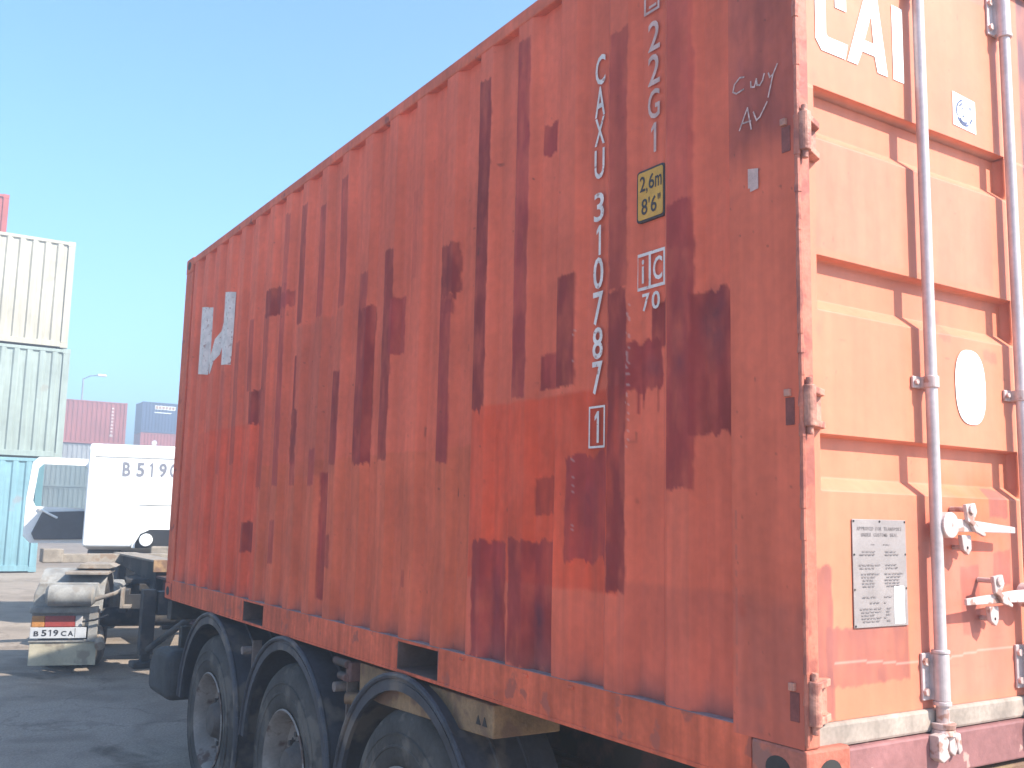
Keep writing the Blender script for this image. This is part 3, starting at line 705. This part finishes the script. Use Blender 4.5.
def logo_joined():
    z0, h = 1.948, 0.232
    Cpts = [(.258, z0+.62*h), (.258, z0+.90*h), (.240, z0+h), (.150, z0+h), (.126, z0+.90*h), (.126, z0+.12*h), (.150, z0), (.250, z0), (.262, z0+.2*h), (.176, z0+.2*h), (.170, z0+.24*h), (.170, z0+.78*h), (.174, z0+.82*h), (.206, z0+.82*h), (.210, z0+.78*h), (.210, z0+.62*h)]
    Apts = [(.258, z0), (.302, z0), (.325, z0+.20*h), (.380, z0+.20*h), (.392, z0), (.438, z0), (.398, z0+h), (.345, z0+h)]
    Ahole = [(.336, z0+.36*h), (.376, z0+.36*h), (.368, z0+.72*h)]
    Ipts = [(.464, z0), (.514, z0), (.514, z0+h), (.464, z0+h)]
    for nm, pts in (('logo_letter', Cpts), ('logo_letter', Apts), ('logo_letter', Ipts)):
        bm = bmesh.new(); vs2 = [bm.verts.new((p[0], 0, p[1])) for p in pts]
        es = [bm.edges.new((vs2[i], vs2[(i+1) % len(vs2)])) for i in range(len(vs2))]
        if pts is Apts:
            h = [bm.verts.new((p[0], 0, p[1])) for p in Ahole]; es += [bm.edges.new((h[i], h[(i+1) % 3])) for i in range(3)]
        bmesh.ops.triangle_fill(bm, use_beauty=True, edges=es)
        bmesh.ops.subdivide_edges(bm, edges=bm.edges, cuts=6, use_grid_fill=True)
        for v in bm.verts:      # follow the groove of the door panel
            v.co.y = DY-.0020+float(door_profile(np.array([v.co.z]))[0])
        me = bpy.data.meshes.new(nm); bm.to_mesh(me); bm.free(); link(nm, me, 'door_white', door)
logo_joined()

# ------------------------------------------------------------------ the trailer under the container
def wheel_parts(parent, x, y, z, r=0.53, w=0.37, side_=-1, dual=False):
    """tyre, rim and hub; the outer face looks towards side_ * x"""
    k = -side_                       # inward direction
    wb = bpy.data.objects.new('wheel', None); COL.objects.link(wb); wb.parent = parent; wb.location = (x, y, z)
    rim_r = 0.292
    def tyre(off):
        pr = [(0.035, rim_r-.012), (0.012, rim_r+.010), (0.004, rim_r+.05), (0.001, r*.70), (-.003, r*.705), (-.003, r*.72), (0.0, r*.725), (0.0, r*0.80), (-.003, r*.805), (-.003, r*.815), (0.004, r*.82), (0.010, r*0.88), (0.024, r*0.945), (0.040, r*0.972), (0.055, r*.992), (0.07, r),
              (w*.33, r), (w*.335, r-.014), (w*.355, r-.014), (w*.36, r), (w*.64, r), (w*.645, r-.014), (w*.665, r-.014), (w*.67, r),
              (w-.07, r), (w-.05, r*.985), (w-.024, r*.945), (w-.004, r*.84), (w, r*.74), (w-.012, rim_r+.01), (w-.035, rim_r-.012)]
        return MB().lathe([(k*(off+a), b) for a, b in pr], n=64, closed=True).build('tyre', 'tyre_rubber', wb, smooth=True)
    t = tyre(0.0)
    if dual: tyre(w+.03)
    pr = [(0.006, rim_r+.008), (0.000, rim_r), (0.012, rim_r-.012), (0.035, rim_r-.022), (0.075, rim_r-.034), (0.115, rim_r-.042), (0.135, 0.225), (0.128, 0.19), (0.118, 0.165), (0.120, 0.12), (0.120, 0.0)]
    rm = MB().lathe([(k*a, b) for a, b in pr], n=48).build('rim', 'rim_steel', wb, smooth=True)
    MB().lathe([(k*a, b) for a, b in [(0.122, 0.135), (0.085, 0.130), (0.075, 0.115), (0.035, 0.100), (0.022, 0.085), (0.018, 0.0)]], n=32).build('hub', 'hub_dark', wb, smooth=True)
    for i in range(10):
        a = 2*math.pi*i/10
        MB().cyl((k*.122, .165*math.cos(a), .165*math.sin(a)), (k*.085, .165*math.cos(a), .165*math.sin(a)), .016, n=6).build('wheel_nut', 'hub_dark', wb)
    for i in range(8):
        a = 2*math.pi*(i+.5)/8
        MB().prism([(0.222*math.cos(a)+.024*math.cos(q), 0.222*math.sin(a)+.024*math.sin(q)) for q in [2*math.pi*j/12 for j in range(12)]], 0, min(k*.1295, k*.134), max(k*.1295, k*.134)).build('hand_hole', 'hole_shade', wb)  # dark discs on the solid rim, shade of the openings painted
    return wb
mat('bracket_grey', (0.20, 0.155, 0.135), 0.75, 0.35, 9.0)
AX = [2.10, 3.46, 4.82]
trailer = thing('semi_trailer', 'low container chassis trailer with three axles and black round mudguards', 'trailer', (0, 0, 0))
def build_trailer():
    for x in (0.70, WID-0.86):
        b = MB(); b.box(x, x+.16, 0.25, 9.3, 1.135, 1.16).box(x, x+.16, 0.25, 9.3, 0.80, 0.825).box(x+.07, x+.09, 0.25, 9.3, 0.825, 1.135)
        b.build('main_beam', 'chassis_red', trailer)
        b = MB(); b.prism([(9.25, 1.30), (11.25, 1.30), (11.25, 1.20), (10.2, 1.13), (9.25, 0.98)], 0, x-.01, x+.17); b.build('gooseneck', 'chassis_dark', trailer, .008)
        MB().box(x-.05, x+.21, 9.22, 11.25, 1.302, 1.325).build('gooseneck_plate', 'chassis_dusty', trailer, .004)
        MB().box(x-.05, x+.21, 9.19, 9.22, 1.20, 1.325).build('gooseneck_end', 'chassis_yellow', trailer, .003)
    for y in (0.02, 5.92):
        MB().box(0.02, WID-.02, y, y+.12, 1.05, 1.185).build('bolster', 'chassis_yellow' if y < 1 else 'chassis_dark', trailer, .008)
    for y in (0.9, 2.8, 4.15, 6.9, 7.8, 8.7): MB().box(0.86, WID-.86, y, y+.10, 0.86, 1.10).build('cross_beam', 'chassis_red', trailer)
    MB().box(-0.12, WID+.12, 10.85, 11.0, 1.22, 1.32).build('front_bolster', 'chassis_dusty', trailer, .006)
    for x in (-0.20, WID-.02): MB().box(x, x+.22, 10.80, 11.05, 1.22, 1.38).build('twist_lock', 'chassis_dusty', trailer, .015)
    # weathered side beam above the rear axle with its pocket and lock hardware
    for x in (0.035, WID-0.335):
        b = MB().prism([(1.46, 1.178), (2.62, 1.178), (2.62, 1.045), (2.40, 1.030), (1.46, 1.060)], 0, x, x+.30)
        b.build('side_beam', 'chassis_yellow', trailer, .006)
    for y in (1.50, 1.545):
        MB().prism([(y, 1.095), (y+.018, 1.128), (y+.032, 1.095)], 0, 0.0325, 0.0385).build('drain_hole', 'hole_shade', trailer)  # dark triangles on the solid beam for shaded holes
    MB().cyl((0.01, 2.70, 1.01), (0.10, 2.60, 1.01), 0.028, n=14).build('lamp_stub', 'chassis_yellow', trailer, smooth=True)
    b = MB(); b.box(0.0, 0.12, 2.64, 2.70, 1.09, 1.175).cyl((0.0, 2.67, 1.165), (0.02, 2.86, 1.160), .020, n=10).cyl((0.0, 2.67, 1.105), (0.02, 2.80, 1.10), .020, n=10)
    b.build('lock_handle', 'chassis_red', trailer, .004)
    # mudguards, their brackets and the wheels
    for side_ in (-1, 1):
        xo = 0.0 if side_ < 0 else WID; k = -side_
        for y in AX:
            ro, ri, n = 0.652, 0.628, 36; b = MB(); pts = []
            a0, a1 = R(-22), R(176)
            outer = [(y-ro*math.cos(a0+(a1-a0)*i/n), 0.54+ro*math.sin(a0+(a1-a0)*i/n)) for i in range(n+1)]
            inner = [(y-ri*math.cos(a0+(a1-a0)*i/n), 0.54+ri*math.sin(a0+(a1-a0)*i/n)) for i in range(n+1)]
            xa, xb = xo-k*.012, xo+k*.40
            bm = b.bm
            def ring(pp, x): return [bm.verts.new((x, p[0], p[1])) for p in pp]
            A, B2, C2, D2 = ring(outer, xa), ring(outer, xb), ring(inner, xb), ring(inner, xa)
            for i in range(n):
                for P_, Q_ in ((A, B2), (B2, C2), (C2, D2), (D2, A)): bm.faces.new((P_[i], P_[i+1], Q_[i+1], Q_[i]))
            bm.faces.new((A[0], B2[0], C2[0], D2[0])); bm.faces.new((A[n], B2[n], C2[n], D2[n]))
            fd = b.build('mudguard', 'fender_plastic', trailer, smooth=True)
            rf = 0.592; b = MB(); fin = [(y-rf*math.cos(a0+(a1-a0)*i/n), 0.54+rf*math.sin(a0+(a1-a0)*i/n)) for i in range(n+1)]
            for i in range(n):
                v = [b.bm.verts.new((x_, *p)) for x_ in (xa-k*.004, xa+k*.016) for p in (inner[i], inner[i+1], fin[i+1], fin[i])]
                for q in ((0, 1, 2, 3), (4, 7, 6, 5), (2, 6, 7, 3), (0, 4, 5, 1)): b.bm.faces.new([v[j] for j in q])
            bmesh.ops.remove_doubles(b.bm, verts=b.bm.verts, dist=1e-5); b.build('flange', 'fender_plastic', fd, smooth=True)
            # rolled lip along the outer edge and two ribs over the shell
            b = MB()
            for i in range(n): b.cyl((xa, *outer[i]), (xa, *outer[i+1]), .014, n=8)
            b.build('lip', 'fender_plastic', fd, smooth=True)
            for xr in (0.14, 0.27):
                b = MB()
                for i in range(n): b.cyl((xo+k*xr, *outer[i]), (xo+k*xr, *outer[i+1]), .009, n=6)
                b.build('rib', 'fender_plastic', fd, smooth=True)
            wheel_parts(trailer, xo, y, 0.53, side_=side_)
            # T-shaped carrier behind each mudguard
            cy = y-0.70
            if y == AX[0]: continue
            b = MB(); b.cyl((xo-k*.02, cy+.02, 1.05), (xo+k*.70, cy+.02, 1.05), .023, n=12); b.build('bracket_tube', 'bracket_grey', trailer, smooth=True)
            MB().box(min(xo+k*.03, xo+k*.085), max(xo+k*.03, xo+k*.085), cy-.018, cy-.008, 0.82, 1.11).build('bracket_strap', 'bracket_grey', trailer, .002)
    for y in AX:
        MB().cyl((0.37, y, 0.53), (WID-.37, y, 0.53), 0.075, n=20).build('axle', 'chassis_dark', trailer, smooth=True)
        for x in (0.55, WID-.67):
            MB().prism([(y-.62, .80), (y-.40, .80), (y-.44, .52), (y-.56, .52)], 0, x, x+.12).build('spring_hanger', 'chassis_dark', trailer, .005)
            MB().box(x+.02, x+.10, y-.50, y+.45, .60, .66).build('leaf_spring', 'chassis_dark', trailer, .004)
            MB().lathe([(0, 0), (0, .2), (.30, .2), (.30, 0)], (x-.02 if x < 1 else x-.1, y, .53), 28).build('brake_drum', 'chassis_dark', trailer, smooth=True)
    # tool box in front of the wheels, landing legs and braces
    b = MB().prism([(5.70, .50), (6.26, .50), (6.26, .74), (6.10, .85), (5.70, .85)], 0, -.04, .40); b.build('tool_box', 'toolbox_plastic', trailer, .07, seg=5)
    MB().box(.10, .70, 5.9, 5.98, .845, 1.0).build('tool_box_bracket', 'chassis_dark', trailer, .004)
    for x in (0.33, WID-.45):
        b = MB(); b.box(x, x+.12, 8.15, 8.27, .50, 1.10).box(x+.02, x+.10, 8.17, 8.25, .44, .52); lg = b.build('landing_leg', 'chassis_dark', trailer, .006)
        MB().box(x-.06, x+.20, 8.10, 8.32, .38, .44).build('landing_foot', 'chassis_dark', trailer, .015)
        b = MB().cyl((x+.07, 8.15, .55), (x+.30, 7.3, .98), .030, n=10); b.build('leg_brace', 'chassis_dark', trailer, smooth=True)
        MB().box(x+.14, x+.34, 8.15, 8.29, .86, 1.08).build('leg_gearbox', 'chassis_dark', trailer, .006)
    MB().cyl((0.54, 8.22, .74), (WID-.52, 8.22, .74), .022, n=10).build('leg_shaft', 'chassis_dark', trailer, smooth=True)
    MB().box(0.25, WID-.25, 0.10, 0.20, 0.50, 0.60).build('rear_bumper', 'chassis_dusty', trailer, .008)
    for x in (0.72, WID-.84): MB().box(x, x+.10, 0.21, 0.29, .55, .80).build('bumper_bracket', 'chassis_dark', trailer)
build_trailer()

# ------------------------------------------------------------------ the white tractor unit in front
TZ = 0.18
truck = thing('tractor_truck', 'white tractor truck with open driver door in front of the trailer', 'truck', (0.73, 8.92, TZ), R(-17))
def build_truck():
    z = lambda h: h-TZ
    for x in (-.46, .38): MB().box(x, x+.08, 0.10, 5.4, z(.80), z(1.02)).build('frame_rail', 'chassis_dark', truck, .006)
    for y in (0.10, 1.6, 2.7): MB().box(-.38, .38, y, y+.08, z(.84), z(.98)).build('cross_beam', 'chassis_dark', truck)
    for x, sd in ((-1.24, -1), (1.24, 1)):
        wheel_parts(truck, x, 0.80, .48, r=.485, w=.28, side_=sd, dual=True)
        wheel_parts(truck, x*.98, 4.55, .51, r=.51, w=.30, side_=sd)
    MB().cyl((-.7, .8, .51), (.7, .8, .51), .10, n=16).build('rear_axle', 'chassis_dark', truck, smooth=True)
    for k in (-1, 1):
        xa, xb = (-1.27, -.63) if k < 0 else (.63, 1.27)
        # dusty mudguard shell over the rear wheels and the panel that faces backwards
        n, ro, ri = 20, .56, .535; b = MB(); a0, a1 = R(14), R(172)
        out = [(.80-ro*math.cos(a0+(a1-a0)*i/n), .47+ro*math.sin(a0+(a1-a0)*i/n)) for i in range(n+1)]; inn = [(.80-ri*math.cos(a0+(a1-a0)*i/n), .47+ri*math.sin(a0+(a1-a0)*i/n)) for i in range(n+1)]
        for i in range(n):
            v = [b.bm.verts.new((x, *p)) for x in (xa, xb) for p in (out[i], out[i+1], inn[i+1], inn[i])]
            for q in ((0, 1, 5, 4), (2, 3, 7, 6), (0, 3, 2, 1), (4, 5, 6, 7)): b.bm.faces.new([v[j] for j in q])
        bmesh.ops.remove_doubles(b.bm, verts=b.bm.verts, dist=1e-5)
        b.build('mudguard', 'mudguard_grey', truck, smooth=True)
        b = MB(); b.prism([(xa+.05, z(1.10)), (xb-.03, z(1.10)), (xb, z(.95)), (xb, z(.66)), (xa, z(.66)), (xa+.01, z(.98))], 1, .10, .14); pn = b.build('rear_panel', 'mudguard_grey', truck, .012)
        MB().box(xa-.01, xb-.06, .055, .10, z(.80), z(.86)).build('panel_ledge', 'mudguard_grey', pn, .01)
        MB().box(xb-.10, xb-.01, .06, .10, z(.52), z(.88)).build('panel_strip', 'mudguard_grey', pn, .008)
        # tail lamp cluster
        s0 = xa+.015
        MB().box(s0, s0+.12, .055, .10, z(.665), z(.775)).build('tail_lamp', 'lamp_orange', truck, .008)
        MB().box(s0+.122, s0+.40, .055, .10, z(.665), z(.775)).build('tail_lamp', 'lamp_red', truck, .008)
        MB().box(s0+.402, s0+.47, .06, .10, z(.665), z(.775)).build('tail_lamp', 'lamp_grey', truck, .008)
        MB().box(xa+.005, xb-.01, .085, .10, z(.285), z(.525)).build('mud_flap', 'mudflap_beige', truck, .006)
        MB().box(xa-.005, xb-.0, .070, .084, z(.515), z(.54)).build('flap_bar', 'mudguard_grey', truck, .004)
    # number plate under the left lamps
    pl = MB().box(-1.262, -.742, .050, .062, z(.555), z(.662)).build('number_plate', 'plate_white', truck, .004, label='number plate reading B 519 CA')
    it = [('B', -1.225, -1.180), ('5', -1.155, -1.108), ('1', -1.090, -1.066), ('9', -1.046, -1.000), ('C', -.975, -.925), ('A', -.912, -.860)]
    letters('plate_character', [(c, a, b2, z(.578), z(.640) if c in '519' else z(.628)) for c, a, b2 in it], lambda u, v: (u, .0485, v), 'plate_black', pl, 0.03)
    strokes('plate_divider', [[(-.846, z(.562)), (-.846, z(.655))]], .005, lambda u, v: (u, .0488, v), 'plate_black', pl)
    # air tank, pipes and clutter behind the fifth wheel
    b = MB(); b.cyl((-1.10, -.02, z(.985)), (-.70, -.02, z(.985)), .105, n=24).cyl((-1.13, -.02, z(.985)), (-1.10, -.02, z(.985)), .07, .105, 24).cyl((-.70, -.02, z(.985)), (-.67, -.02, z(.985)), .105, .07, 24)
    b.build('air_tank', 'mudguard_grey', truck, smooth=True)
    MB().tube([(-.72, -.03, z(.93)), (-.50, -.06, z(1.0)), (-.42, -.05, z(1.04))], .022).build('pipe', 'chassis_dusty', truck, smooth=True)
    b = MB(); b.box(-.43, -.405, -.10, .10, z(.86), z(1.06)).box(-.405, -.33, -.10, .10, z(.86), z(.885)); b.build('angle_bracket', 'chassis_dusty', truck, .003)
    MB().tube([(-.78, .03, z(.72)), (-.66, .0, z(.74)), (-.54, -.02, z(.79))], .010).build('cable', 'seal_black', truck, smooth=True)
    MB().box(-1.02, -.60, .30, .95, z(1.165), z(1.195)).build('step_plate', 'chassis_dusty', truck, .006)
    b = MB().prism([(-.95, z(1.215)), (-.62, z(1.215)), (-.55, z(1.235)), (-.62, z(1.265)), (-.90, z(1.265))], 1, .55, 1.0); b.build('ramp_plate', 'chassis_dusty', truck, .006)
    MB().cyl((-.66, .28, z(.62)), (-.60, .02, z(.48)), .05, n=10).build('strut', 'chassis_dusty', truck, smooth=True)
    b = MB(); b.prism([(-.45, .55), (.45, .55), (.50, 1.0), (.42, 1.45), (-.42, 1.45), (-.50, 1.0)], 2, z(1.06), z(1.11)); b.build('fifth_wheel', 'chassis_dark', truck, .01)
    MB().box(-.5, .5, 2.2, 3.1, z(1.03), z(1.07)).build('deck_plate', 'chassis_dusty', truck, .006)
    for x in (-1.2, .62): MB().box(x, x+.58, 1.75, 3.0, z(.45), z(.95)).build('fuel_tank', 'mudguard_grey', truck, .08, seg=4)
    # cab: closed shell; a black plate paints the shade of the engine tunnel opening
    yb, yf = 3.50, 5.55
    prof = [(yb, z(1.34)), (yb, z(2.66)), (yb+.10, z(2.73)), (yf-.45, z(2.76)), (yf-.12, z(2.62)), (yf, z(1.95)), (yf+.02, z(.80)), (yf-.35, z(.78)), (yf-.45, z(1.20)), (yf-1.25, z(1.25))]
    cab = MB().prism(prof, 0, -1.29, 1.245).build('cab', 'truck_white', truck, .035, seg=3)
    MB().prism([(-.62, z(1.33)), (-.62, z(1.40)), (-.56, z(1.52)), (-.44, z(1.58)), (.44, z(1.58)), (.56, z(1.52)), (.62, z(1.40)), (.62, z(1.33))], 1, yb-.004, yb+.05).build('engine_tunnel', 'seal_black', cab)
    MB().prism([(-.66, z(1.33)), (-.66, z(1.41)), (-.59, z(1.55)), (-.46, z(1.615)), (.46, z(1.615)), (.59, z(1.55)), (.66, z(1.41)), (.66, z(1.33)), (.62, z(1.33)), (.62, z(1.40)), (.56, z(1.52)), (.44, z(1.58)), (-.44, z(1.58)), (-.56, z(1.52)), (-.62, z(1.40)), (-.62, z(1.33))], 1, yb-.012, yb-.001).build('tunnel_rim', 'truck_white', cab)
    MB().cyl((-.48, yb-.10, z(1.44)), (-.48, yb+.0, z(1.44)), .085, n=24).build('filler_cap', 'truck_white', cab, .01)
    MB().box(-.40, .60, yb-.20, yb-.02, z(1.16), z(1.36)).build('engine_cover', 'chassis_dusty', cab, .02)
    MB().box(-1.20, 1.20, yb-.006, yb-.001, z(2.545), z(2.553)).build('roof_seam', 'mudguard_grey', cab)
    MB().box(-.60, 1.20, yb-.006, yb-.001, z(1.905), z(1.913)).build('wall_seam', 'mudguard_grey', cab)
    it = [(c, u, u+(.045 if c == '1' else .10), z(2.29), z(2.485)) for c, u in (('B', -.845), ('5', -.665), ('1', -.50), ('9', -.375), ('C', -.235), ('A', -.10))]
    letters('cab_character', it, lambda u, v: (u, yb-.0035, v), 'truck_text', cab, 0.03, label='dark grey registration character on the back of the cab')
    # dark wheel housing, step and dashboard seen past the cab
    MB().prism([(4.0, z(1.28)), (5.1, z(1.28)), (5.2, z(.72)), (5.08, z(.72)), (4.9, z(1.06)), (4.55, z(1.16)), (4.2, z(1.06)), (4.02, z(.72)), (3.9, z(.72))], 0, -1.27, -.85).build('front_mudguard', 'trim_grey', cab, .01)
    MB().box(-1.26, -.9, 5.12, 5.5, z(.55), z(.72)).build('entry_step', 'trim_grey', cab, .015)
    # windscreen glass and front bumper
    MB().prism([(yf-.115, z(2.56)), (yf-.005, z(2.0)), (yf+.006, z(2.0)), (yf-.10, z(2.56))], 0, -1.1, 1.1).build('windscreen', 'seal_black', cab)
    MB().box(-1.25, 1.25, yf-.15, yf+.12, z(.45), z(.82)).build('front_bumper', 'truck_white', truck, .04)
    # open driver door: hinge at the front, swung out to the left
    dr = bpy.data.objects.new('door', None); COL.objects.link(dr); dr.parent = cab; dr.location = (-1.25, 4.98, z(1.34)); dr.rotation_euler = (0, 0, R(-73))
    # door local: +y' runs along the closed direction backwards (-y), built along -y, thickness along x
    H, Wd = 1.23, 1.02
    outl = [(0, 0), (-Wd+.10, 0), (-Wd, .10), (-Wd, .62), (-Wd+.05, H-.08), (-Wd+.13, H), (-.20, H), (-.10, H-.05), (0, .70)]
    win = [(-.10, .70), (-.20, H-.16), (-.27, H-.10), (-Wd+.19, H-.10), (-Wd+.13, H-.16), (-Wd+.09, .60), (-Wd+.13, .52), (-.14, .50)]
    bm = bmesh.new()
    def loop(pts, x): return [bm.verts.new((x, p[0], p[1])) for p in pts]
    for x in (-.03, .03):
        A, B2 = loop(outl, x), loop(win, x)
        es = [bm.edges.new((L_[i], L_[(i+1) % len(L_)])) for L_ in (A, B2) for i in range(len(L_))]
        bmesh.ops.triangle_fill(bm, use_beauty=True, edges=es)
        if x < 0: A0, B0 = A, B2
    for P_, Q_ in ((A0, A), (B0, B2)):
        m_ = len(P_)
        for i in range(m_): bm.faces.new((P_[i], P_[(i+1) % m_], Q_[(i+1) % m_], Q_[i]))
    bmesh.ops.recalc_face_normals(bm, faces=bm.faces)
    me = bpy.data.meshes.new('door'); bm.to_mesh(me); bm.free()
    nd = link('door', me, 'truck_white', truck); nd.location = dr.location+Vector((0, 0, 0)); nd.rotation_euler = dr.rotation_euler
    bpy.data.objects.remove(dr)
    MB().prism(win, 0, -.004, .004).build('window_glass', 'window_glass', nd)
    trim = [(-.06, .06), (-Wd+.14, .05), (-Wd+.10, .14), (-Wd+.22, .44), (-.16, .47), (-.06, .60)]
    MB().prism(trim, 0, .031, .075).build('door_trim', 'trim_grey', nd, .012)
    MB().prism(trim[:-1]+[(-.06, .5)], 0, -.033, -.0305).build('door_outer_panel', 'truck_white', nd)
    MB().tube([(.06, -Wd+.16, .50), (.09, -Wd+.30, .42), (.09, -Wd+.42, .36)], .016).build('grab_handle', 'truck_white', nd, smooth=True)
    MB().box(.03, .07, -Wd+.40, -Wd+.46, .36, .44).build('latch', 'lamp_grey', nd, .006)
    # mirror on the left side
    MB().tube([(-1.26, 5.30, z(2.35)), (-1.42, 5.38, z(2.35)), (-1.42, 5.38, z(2.0))], .014).build('mirror_arm', 'seal_black', cab, smooth=True)
build_truck()

# ------------------------------------------------------------------ stacked containers in the yard behind
def paint_mat(name, c, wear=None): 
    mat(name, c, 0.55, 0.18, 0.7, wear=wear, wear_amt=0.12 if wear else 0, wear_scale=1.3, streak=0.15); return name
def yard_container(label, m, x1, y, z0, length=6.058, n=22, group=None, name='stacked_container', rz=0.0):
    """its right-hand lower front corner stands at (x1, y, z0); the long side faces the camera"""
    t = thing(name, label, 'container', (x1, y, z0), rz, group)
    H, W = 2.591, 2.438
    for yy, s_ in ((0.0, 1), (W, -1)):
        corr_sheet('side_panel', n, length-.2, 2.36, .036*s_, lambda u, v, w, yy=yy, s_=s_: (-length+.1+u, yy+s_*.006+w, .14+v), m, t)
        MB().box(-length+.16, -.16, min(yy, yy+s_*.06), max(yy, yy+s_*.06), .02, .15).build('bottom_rail', m, t, .006)
        MB().box(-length+.16, -.16, min(yy, yy+s_*.06), max(yy, yy+s_*.06), 2.50, 2.575).build('top_rail', m, t, .006)
        for xx in (-length, -.15): MB().box(xx, xx+.15, min(yy, yy+s_*.15), max(yy, yy+s_*.15), .118, 2.473).build('corner_post', m, t, .006)
        for xx in (-length-.004, -.166):
            for zz in (0.0, H-.118): MB().box(xx, xx+.17, min(yy-s_*.004, yy+s_*.16), max(yy-s_*.004, yy+s_*.16), zz, zz+.118).build('corner_casting', m, t, .008)
    for xx, s_ in ((-.02, -1), (-length+.02, 1)):
        corr_sheet('end_panel', 8, W-.3, 2.36, .03*s_, lambda u, v, w, xx=xx: (xx+w, .15+u, .14+v), m, t)
        MB().box(min(xx, xx+s_*.06), max(xx, xx+s_*.06), .16, W-.16, .02, .15).build('end_sill', m, t)
    corr_sheet('roof', n, length-.1, W-.1, -.02, lambda u, v, w: (-length+.05+u, .05+v, 2.565+w), m, t)
    MB().box(-length+.1, -.1, .08, W-.08, .12, .14).build('floor', 'plywood', t)
    return t
paint_mat('cream_paint', (0.46, 0.42, 0.33), (0.40, 0.34, 0.26)); paint_mat('pale_green_paint', (0.31, 0.36, 0.32), (0.27, 0.28, 0.24))
paint_mat('sky_blue_paint', (0.20, 0.36, 0.40), (0.24, 0.28, 0.30)); paint_mat('red_paint', (0.40, 0.075, 0.06), (0.25, 0.08, 0.06))
paint_mat('dull_red_paint', (0.36, 0.10, 0.085)); paint_mat('navy_paint', (0.035, 0.065, 0.14)); paint_mat('grey_paint', (0.34, 0.35, 0.35)); paint_mat('orange_red_paint', (0.46, 0.085, 0.045))
GZ = ground_z(24)
SG = 'containers stacked on the left'
bl = yard_container('sky blue container standing on the ground at the bottom left stack', 'sky_blue_paint', 1.42, 23.3, GZ+.01, 12.19, 44, SG)
yard_container('pale grey green container stacked on the sky blue one', 'pale_green_paint', 1.80, 23.5, GZ+2.62, 12.19, 44, SG)
yard_container('cream coloured container on top of the pale grey green one', 'cream_paint', 1.72, 23.5, GZ+5.23, 12.19, 44, SG)
for k in range(3):
    yard_container(['grey container on the ground in the row behind the left stack', 'grey container second from the ground behind the left stack', 'grey container below the red one behind the left stack'][k], 'grey_paint', 0.70, 29.4, GZ+.01+2.605*k, 12.19, 44, SG)
yard_container('red container peeking over the cream one at the left picture edge', 'red_paint', 0.72, 29.5, GZ+7.84, 12.19, 44, SG)
FG = 'far containers behind the truck cab'
y2 = 61.0; g2 = ground_z(y2)
yard_container('grey container at the foot of the far stack behind the truck door', 'grey_paint', 10.65, y2, g2+.01, 6.058, 22, FG)
yard_container('grey container in the middle of the far stack behind the truck cab', 'grey_paint', 10.7, y2+.1, g2+2.61, 6.058, 22, FG)
rc = yard_container('dull red container on top of the far stack behind the cab', 'dull_red_paint', 10.8, y2, g2+5.21, 6.058, 22, FG)
strokes('side_marking', [[(-.92, 2.2-.2*i), (-.80, 2.2-.2*i)] for i in range(9)]+[[(-.95, .55), (-.78, .55)]], .09, lambda u, v: (u, -.006, v), 'white_marking', rc)
y3 = 84.0; g3 = ground_z(y3)
for k, (m, lb) in enumerate((('grey_paint', 'grey container at the foot of the farthest stack behind the cab'), ('grey_paint', 'grey container second in the farthest stack behind the cab'),
        ('orange_red_paint', 'orange red container below the navy one in the farthest stack'), ('navy_paint', 'navy blue container with orange lettering on the farthest stack'))):
    c = yard_container(lb, m, 22.75, y3+.05*k, g3+.01+2.605*k, 6.058, 22, FG)
    if k == 3:
        strokes('logo_band', [[(-5.2, 2.15), (-3.5, 2.15)]], .34, lambda u, v: (u, -.012, v), 'door_white', c)
        for i in range(6): strokes('logo_letter', [[(-5.08+.27*i, 2.15), (-4.90+.27*i, 2.15)]], .22, lambda u, v: (u, -.020, v), 'lamp_orange', c)
        strokes('logo_line', [[(-5.1, 1.72), (-3.7, 1.72)]], .09, lambda u, v: (u, -.012, v), 'door_white', c)
    if k == 2:
        sheet('round_logo', [ellipse(-4.9, 1.75, .22, .22, 16)], lambda u, v: (u, -.012, v), 'door_white', c)
        strokes('logo_line', [[(-5.15, 1.38), (-4.65, 1.38)]], .08, lambda u, v: (u, -.012, v), 'door_white', c)

# ------------------------------------------------------------------ yard lamp far behind
lp = thing('lamp_post', 'tall thin lamp post behind the far red container', 'lamp post', (9.0, 66.0, 0.4))
MB().cyl((0, 0, 0), (0, 0, 9.7), .09, .05, 12).build('pole', 'grey_paint', lp, smooth=True)
MB().tube([(0, 0, 9.65), (.35, -.3, 9.85), (.8, -.6, 9.9)], .035).build('arm', 'grey_paint', lp, smooth=True)
MB().box(.7, 1.25, -.8, -.5, 9.83, 9.97).build('lamp_head', 'door_white', lp, .04)

# ------------------------------------------------------------------ bright haze over the yard, added partly in place of lens glare
def haze():
    o = MB().box(-195, 195, -195, 195, -1.0, 13.0).build('haze', 'plywood'); o.data.materials.clear()
    m = bpy.data.materials.new('haze_air'); m.use_nodes = True; nt = m.node_tree
    for n in list(nt.nodes):
        if n.type != 'OUTPUT_MATERIAL': nt.nodes.remove(n)
    v = nt.nodes.new('ShaderNodeVolumePrincipled'); v.inputs['Color'].default_value = (0.93, 0.95, 1.0, 1)
    v.inputs['Density'].default_value = HAZE; v.inputs['Anisotropy'].default_value = 0.35
    nt.links.new(v.outputs[0], [n for n in nt.nodes if n.type == 'OUTPUT_MATERIAL'][0].inputs['Volume'])
    o.data.materials.append(m); o['kind'] = 'stuff'; o['label'] = 'thin bright haze over the yard, partly standing in for lens glare'
HAZE = 0.014
haze()
